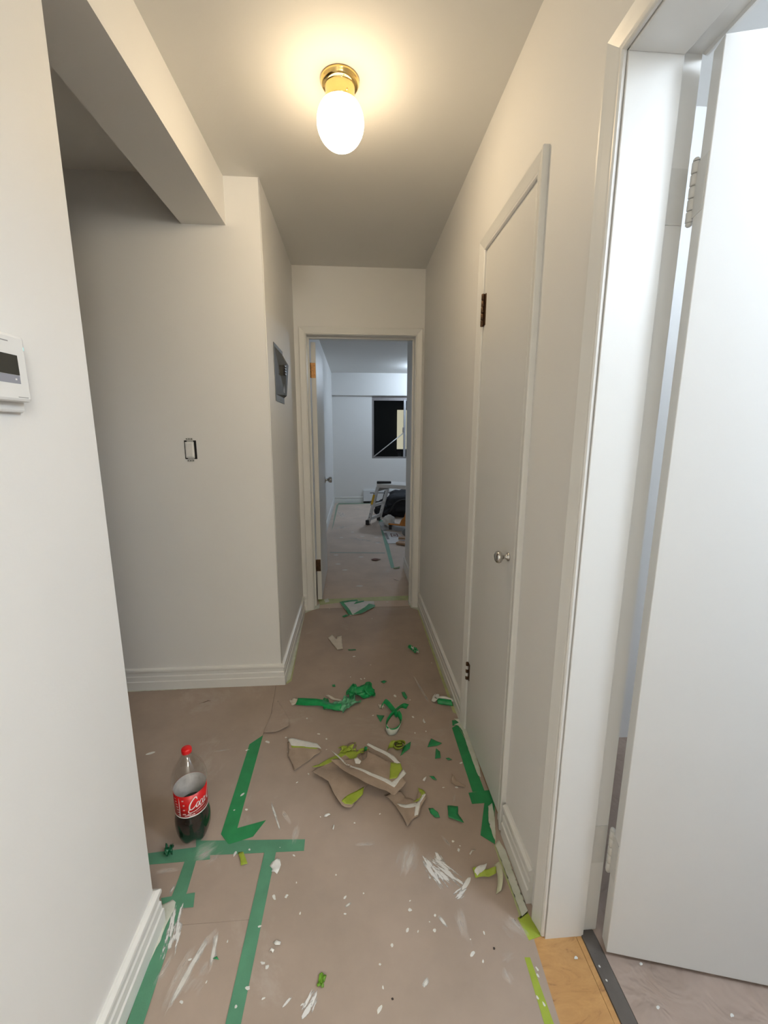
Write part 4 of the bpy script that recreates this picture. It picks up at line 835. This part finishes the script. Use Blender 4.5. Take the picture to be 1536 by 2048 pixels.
# ------------------------------------------------------------------ wall fittings
th = tag(empty('thermostat', (NX, .672, 1.44)), 'white wall thermostat with small dark screen on the left wall', 'thermostat')
def build_thermo():
    boxes('back_plate', [(NX, NX+.012, .598, .752, 1.374, 1.492)], WHITEPL, bevel=.004)
    boxes('body', [(NX+.010, NX+.030, .600, .744, 1.390, 1.492)], WHITEPL, bevel=.005)
    boxes('screen', [(NX+.028, NX+.0306, .632, .7235, 1.4305, 1.4605)], mat('lcd', (.045, .045, .04), .15))
    boxes('button_strip', [(NX+.028, NX+.0304, .632, .7235, 1.4175, 1.4300)], mat('grey_buttons', (.30, .31, .36), .4))
    boxes('button_mark', [(NX+.0300, NX+.0308, .7135, .7165, 1.4225, 1.4250)], LETTER)
    boxes('indicator_light', [(NX+.0296, NX+.0310, .7385, .7398, 1.470, 1.4755)], mat('led', (.6, .9, .9), .3), bevel=.0003)
    boxes('vent_slot', [(NX+.0296, NX+.0303, .66, .71, 1.4790, 1.4805)], mat('slot', (.3, .3, .3), .6))
    boxes('vent_slot', [(NX+.0296, NX+.0303, .715, .735, 1.3965, 1.3975)], mat('slot', (.3, .3, .3), .6))
under(th, grab(build_thermo))

sw = tag(empty('light_switch', (-.788, FY, 1.262)), 'white rocker light switch without cover plate on the front wall', 'switch')
def build_switch():
    x, y, z = -.788, FY, 1.262
    boxes('wall_box', [(x-.027, x+.029, y-.0012, y+.001, z-.044, z+.045)], BLACK)
    boxes('mounting_strap', [(x-.014, x+.016, y-.003, y-.001, z-.055, z+.056)], mat('zinc', (.60, .60, .58), .4, .1, 60, 0, 0, .3), bevel=.0008)
    boxes('switch_body', [(x-.022, x+.019, y-.007, y-.001, z-.039, z+.038)], WHITEPL, bevel=.002)
    r = boxes('rocker', [(x-.017, x+.014, y-.011, y-.006, z-.033, z+.033)], WHITEPL, bevel=.0018)
    for dx in (-.014, -.002, .010):
        for sg in (-1, 1): lathe('screw_head', [(0, 0), (.0028, 0), (.0026, .0012), (0, .0015)], STEEL, None, 10, Matrix.Translation((x+dx, y-.003, z+sg*.052)) @ Matrix.Rotation(PI/2, 4, 'X'))
under(sw, grab(build_switch))

pn = tag(empty('breaker_panel', (XL, 2.40, 1.65)), 'open grey electrical breaker panel in the left hall wall', 'electrical panel')
def build_panel():
    y0, y1, z0, z1 = 2.252, 2.515, 1.508, 1.796
    boxes('box_flange', [(XL, XL+.003, y0, y1, z0, z1)], STEEL)
    # wedge-shaped cover standing out of the box, its sloping face towards the hall
    bm = bmesh.new()
    def cv(x, y, z): return bm.verts.new((x, y, z))
    A = [cv(XL+.0028, 2.258, 1.540), cv(XL+.0028, 2.505, 1.540), cv(XL+.0028, 2.505, 1.778), cv(XL+.0028, 2.258, 1.778)]
    B = [cv(XL+.020, 2.440, 1.552), cv(XL+.020, 2.500, 1.552), cv(XL+.036, 2.500, 1.718), cv(XL+.036, 2.440, 1.718)]
    for k in range(4): bm.faces.new((A[k], A[(k+1) % 4], B[(k+1) % 4], B[k]))
    bm.faces.new(B); frombm('cover', bm, mat('panel_cover', (.085, .085, .072), .55, .15, 20, spec=.25))
    for k in range(4):
        z = 1.655+.014*k
        boxes('breaker', [(XL+.024, XL+.034, 2.395, 2.425, z, z+.010)], BLACK, bevel=.001)
    bm = bmesh.new()
    for v in ((XL+.0160, 2.405, 1.560), (XL+.0205, 2.435, 1.562), (XL+.0235, 2.425, 1.640)): bm.verts.new(v)
    bm.verts.ensure_lookup_table(); bm.faces.new(bm.verts); o = frombm('grey_triangle', bm, mat('mid_grey', (.30, .32, .36), .5)); solid(o, .001, 1)  # mid-grey triangle on the sloping cover
    for z in (1.524, 1.782):
        lathe('screw_head', [(0, 0), (.004, 0), (.004, .001), (0, .002)], SILVER, None, 12, Matrix.Translation((XL+.003, 2.39, z)) @ Matrix.Rotation(PI/2, 4, 'Y'))
under(pn, grab(build_panel))

# ------------------------------------------------------------------ bedroom things
ht = tag(empty('baseboard_heater', (1.2, 8.07, 0)), 'white electric baseboard heater below the bedroom window', 'heater')
def build_heater():
    boxes('body', [(.176, 2.3, 8.005, 8.070, .042, .252)], HEATER, bevel=.004)
    boxes('outlet_slot', [(.30, 2.25, 8.0035, 8.012, .196, .209)], BLACK)
    boxes('outlet_slot', [(.62, 2.25, 8.0036, 8.012, .220, .224)], BLACK)
    boxes('inlet_gap', [(.30, 2.28, 8.015, 8.068, .030, .0435)], BLACK)
    boxes('end_cap', [(.172, .30, 8.003, 8.070, .040, .254)], HEATER, bevel=.004)
    boxes('foot', [(.176, .30, 8.01, 8.068, .001, .0405)], BLACK)
    boxes('foot', [(2.15, 2.3, 8.01, 8.068, .001, .0405)], BLACK)
under(ht, grab(build_heater))

wp = tag(empty('work_platform', (.7, 5.95, 0)), 'aluminium work platform with black grip edge standing in the bedroom', 'platform')
def build_platform():
    a = Vector((.866, -.5, 0)); wv = Vector((.5, .866, 0)); F0 = Vector((.195, 6.05, .003)); Wd = .37
    end0 = F0 + a*.165
    deck0 = end0 - a*.02; top = .625
    mt = Matrix(((a.x, wv.x, 0, deck0.x), (a.y, wv.y, 0, deck0.y), (0, 0, 1, 0), (0, 0, 0, 1)))
    boxes('deck', [(.0, 1.25, 0, Wd, top-.055, top)], mat('deck_white', (.70, .68, .66), .5, .04, 20), mtx=mt, bevel=.004)
    beam('end_grip', (.325, 5.985, top+.018), (.535, 6.01, top+.012), .035, .042, BLACK, bevel=.010)
    for s in (0, 1):
        base = F0 if s == 0 else F0 + a*(1.25+.165*2-.04); into = a if s == 0 else -a
        tops = []
        for k in (0, 1):
            p0 = base + wv*(Wd*k); p1 = p0 + into*.165 + Vector((0, 0, top-.05)); tops.append(p1)
            mid = p0.lerp(p1, .04)
            leg = beam('leg', mid, p1, .044, .030, ALU, None, up=tuple(wv))
            if s == 0:
                q = p1-p0; off = -into*.0185 + Vector((0, 0, 0))
                beam('sticker', p0+q*.50+off, p0+q*.82+off, .040, .006, BLACK, leg, up=tuple(wv))
                if k == 0: beam('sticker_print', p0+q*.55+off-wv*.019, p0+q*.80+off-wv*.019, .030, .010, YELLOW, leg, up=tuple(wv))
                for z in (.1, .2, .3):
                    lathe('adjusting_hole', [(0, 0), (.006, 0), (.006, .002), (0, .002)], BLACK, leg, 10, Matrix.Translation(p0+q*z-wv*.0225) @ Matrix.Rotation(PI/2, 4, 'X'))
            boxes('foot', [(-.034, .034, -.026, .026, 0, .075)], BLACK, mtx=Matrix.Translation(p0) @ Matrix.Rotation(math.atan2(wv.y, wv.x), 4, 'Z'), bevel=.008)
            boxes('foot_pad', [(-.012, .012, -.030, -.024, .018, .062)], WHITEPL, mtx=Matrix.Translation(p0) @ Matrix.Rotation(math.atan2(wv.y, wv.x), 4, 'Z'))
        l0, l1 = base, base + wv*Wd
        beam('rung', l0+into*.025+Vector((0, 0, .09)), l1+into*.025+Vector((0, 0, .09)), .03, .045, ALU)
        beam('rung', l0+into*.08+Vector((0, 0, .29)), l1+into*.08+Vector((0, 0, .29)), .03, .04, ALU)
        beam('gusset', tops[0]-Vector((0, 0, .03)), tops[1]-Vector((0, 0, .03)), .03, .06, mat('grey_casting', (.28, .28, .27), .5))
under(wp, grab(build_platform))

def lump(name, c, r, m, seed, amp=.25, fq=2.2, sub=4, flat_to=None, ridge=0.0):
    bm = bmesh.new(); bmesh.ops.create_icosphere(bm, subdivisions=sub, radius=1)
    for v in bm.verts:
        d = v.co.normalized(); k = 1+amp*noise.noise((d*fq)+Vector((seed, seed*2, 0)))+.4*amp*noise.noise((d*fq*2.7)+Vector((seed, 0, seed)))
        if ridge: k += ridge*(1-2*abs(noise.noise(d*fq*1.6+Vector((0, seed, 3)))))
        v.co = Vector((d.x*r[0], d.y*r[1], d.z*r[2]))*k + Vector(c)
        if flat_to is not None and v.co.z < flat_to: v.co.z = flat_to
    return frombm(name, bm, m, None, True)
bg = tag(empty('duffel_bag', (.78, 6.62, 0)), 'slumped black fabric bag on the floor behind the work platform', 'bag')
def build_bag():
    lump('bag_body', (.88, 6.80, .18), (.40, .28, .24), CLOTH, 4.2, .30, 1.8, 4, .002, .08)
    lump('bag_end', (.56, 6.74, .11), (.20, .18, .14), CLOTH, 8.8, .35, 2.6, 4, .002, .1)
    tube('strap', catmull([(.56, 6.52, .10), (.66, 6.50, .26), (.82, 6.50, .30), (.96, 6.50, .14)], 8), .010, BLACK)
    boxes('buckle', [(.86, .92, 6.52, 6.54, .24, .28)], SILVER, bevel=.004)
under(bg, grab(build_bag))
tag(lump('plastic_bag', (.50, 5.93, .085), (.085, .09, .088), mat('white_bag', (.74, .73, .70), .4, .06, 20), 3.1, .22, 3.0, 4, .009), 'crumpled white plastic bag beside the printed board', 'bag')
ot = tag(empty('orange_tool', (.66, 5.75, 0)), 'orange wooden bar with upright handle on the bedroom floor', 'tool')
def build_tool():
    beam('bar', (.475, 5.72, .085), (.90, 5.62, .055), .035, .018, ORANGE, bevel=.003)
    bm = bmesh.new()
    prof = [(.625, .075), (.725, .07), (.745, .16), (.765, .27), (.715, .275), (.695, .19), (.655, .15)]
    A = [bm.verts.new((x, 5.665, z)) for x, z in prof]; B = [bm.verts.new((x, 5.69, z)) for x, z in prof]
    bm.faces.new(A); bm.faces.new(B)
    for k in range(len(prof)): bm.faces.new((A[k], B[k], B[(k+1) % len(prof)], A[(k+1) % len(prof)]))
    frombm('handle', bm, ORANGE)
    beam('support_block', (.80, 5.66, .009), (.80, 5.66, .055), .05, .05, BLACK, up=(0, 1, 0))
    beam('support_block', (.50, 5.715, .009), (.50, 5.715, .072), .04, .04, BLACK, up=(0, 1, 0))
under(ot, grab(build_tool))
bx = tag(empty('printed_board', (*(0.4714, 5.2688), 0)), 'flat white printed cardboard sheet beside the bedroom tape line', 'cardboard')
def build_board():
    q = [(0.3920, 5.6439), (0.5688, 5.5140), (0.6713, 5.1260), (0.6308, 4.9560), (0.4058, 4.9463)]
    flat('board', q, mat('white_board', (.66, .64, .64), .6, .04, 20), .0022, .006)
    a, b = Vector((0.3954, 5.4956)), Vector((0.4088, 5.1424)); d = (b-a)
    for k in range(9):
        p = a + d*(k/9); e = a + d*((k+.6)/9); n_ = Vector((.035, .004))
        flat('print_mark', [tuple(p), tuple(p+n_), tuple(e+n_), tuple(e)], BLACK, .006, .0066)
    p = (0.5277, 5.3742)
    for dx, dy, w_, h_ in ((-.05, -.10, .09, .018), (-.05, .08, .09, .018), (-.05, -.10, .014, .18), (.03, -.10, .014, .18), (-.02, -.03, .04, .05)):
        flat('print_mark', [(p[0]+dx, p[1]+dy), (p[0]+dx+w_, p[1]+dy), (p[0]+dx+w_, p[1]+dy+h_), (p[0]+dx, p[1]+dy+h_)], mat('print_red', (.20, .10, .09), .6), .006, .0066)
under(bx, grab(build_board))
tag(sheet('film_sheet', [(0.3638, 6.2430, .001), (0.4809, 6.2589, .004), (0.6093, 6.1415, .004), (0.7568, 5.7965, .003), (0.7254, 5.5507, .003), (0.5790, 5.6155, .004), (0.4587, 5.6883, .003), (0.3777, 5.6405, .001)], GREYPLASTIC, None, None, .002, .001, .05, .01, 5), 'grey plastic film under the white bag', 'plastic film')
tag(beam('cardboard_strip', (*(0.5507, 5.0831), .04), (*(0.7565, 5.0454), .04), .07, .028, KRAFT, bevel=.003), 'upper brown cardboard strip by the bedroom door jamb', 'cardboard')
tag(beam('cardboard_strip', (*(0.5230, 4.9389), .02), (*(0.7224, 4.8108), .02), .09, .026, KRAFT, bevel=.003), 'lower brown cardboard strip lying on the printed board', 'cardboard')
tag(lump('rolled_rag', (*(0.6714, 5.2833), .06), (.05, .06, .05), mat('grey_rag', (.22, .21, .20), .8), 2.5, .3, 3, 3, .002), 'grey rolled rag at the edge of the printed board', 'rag')
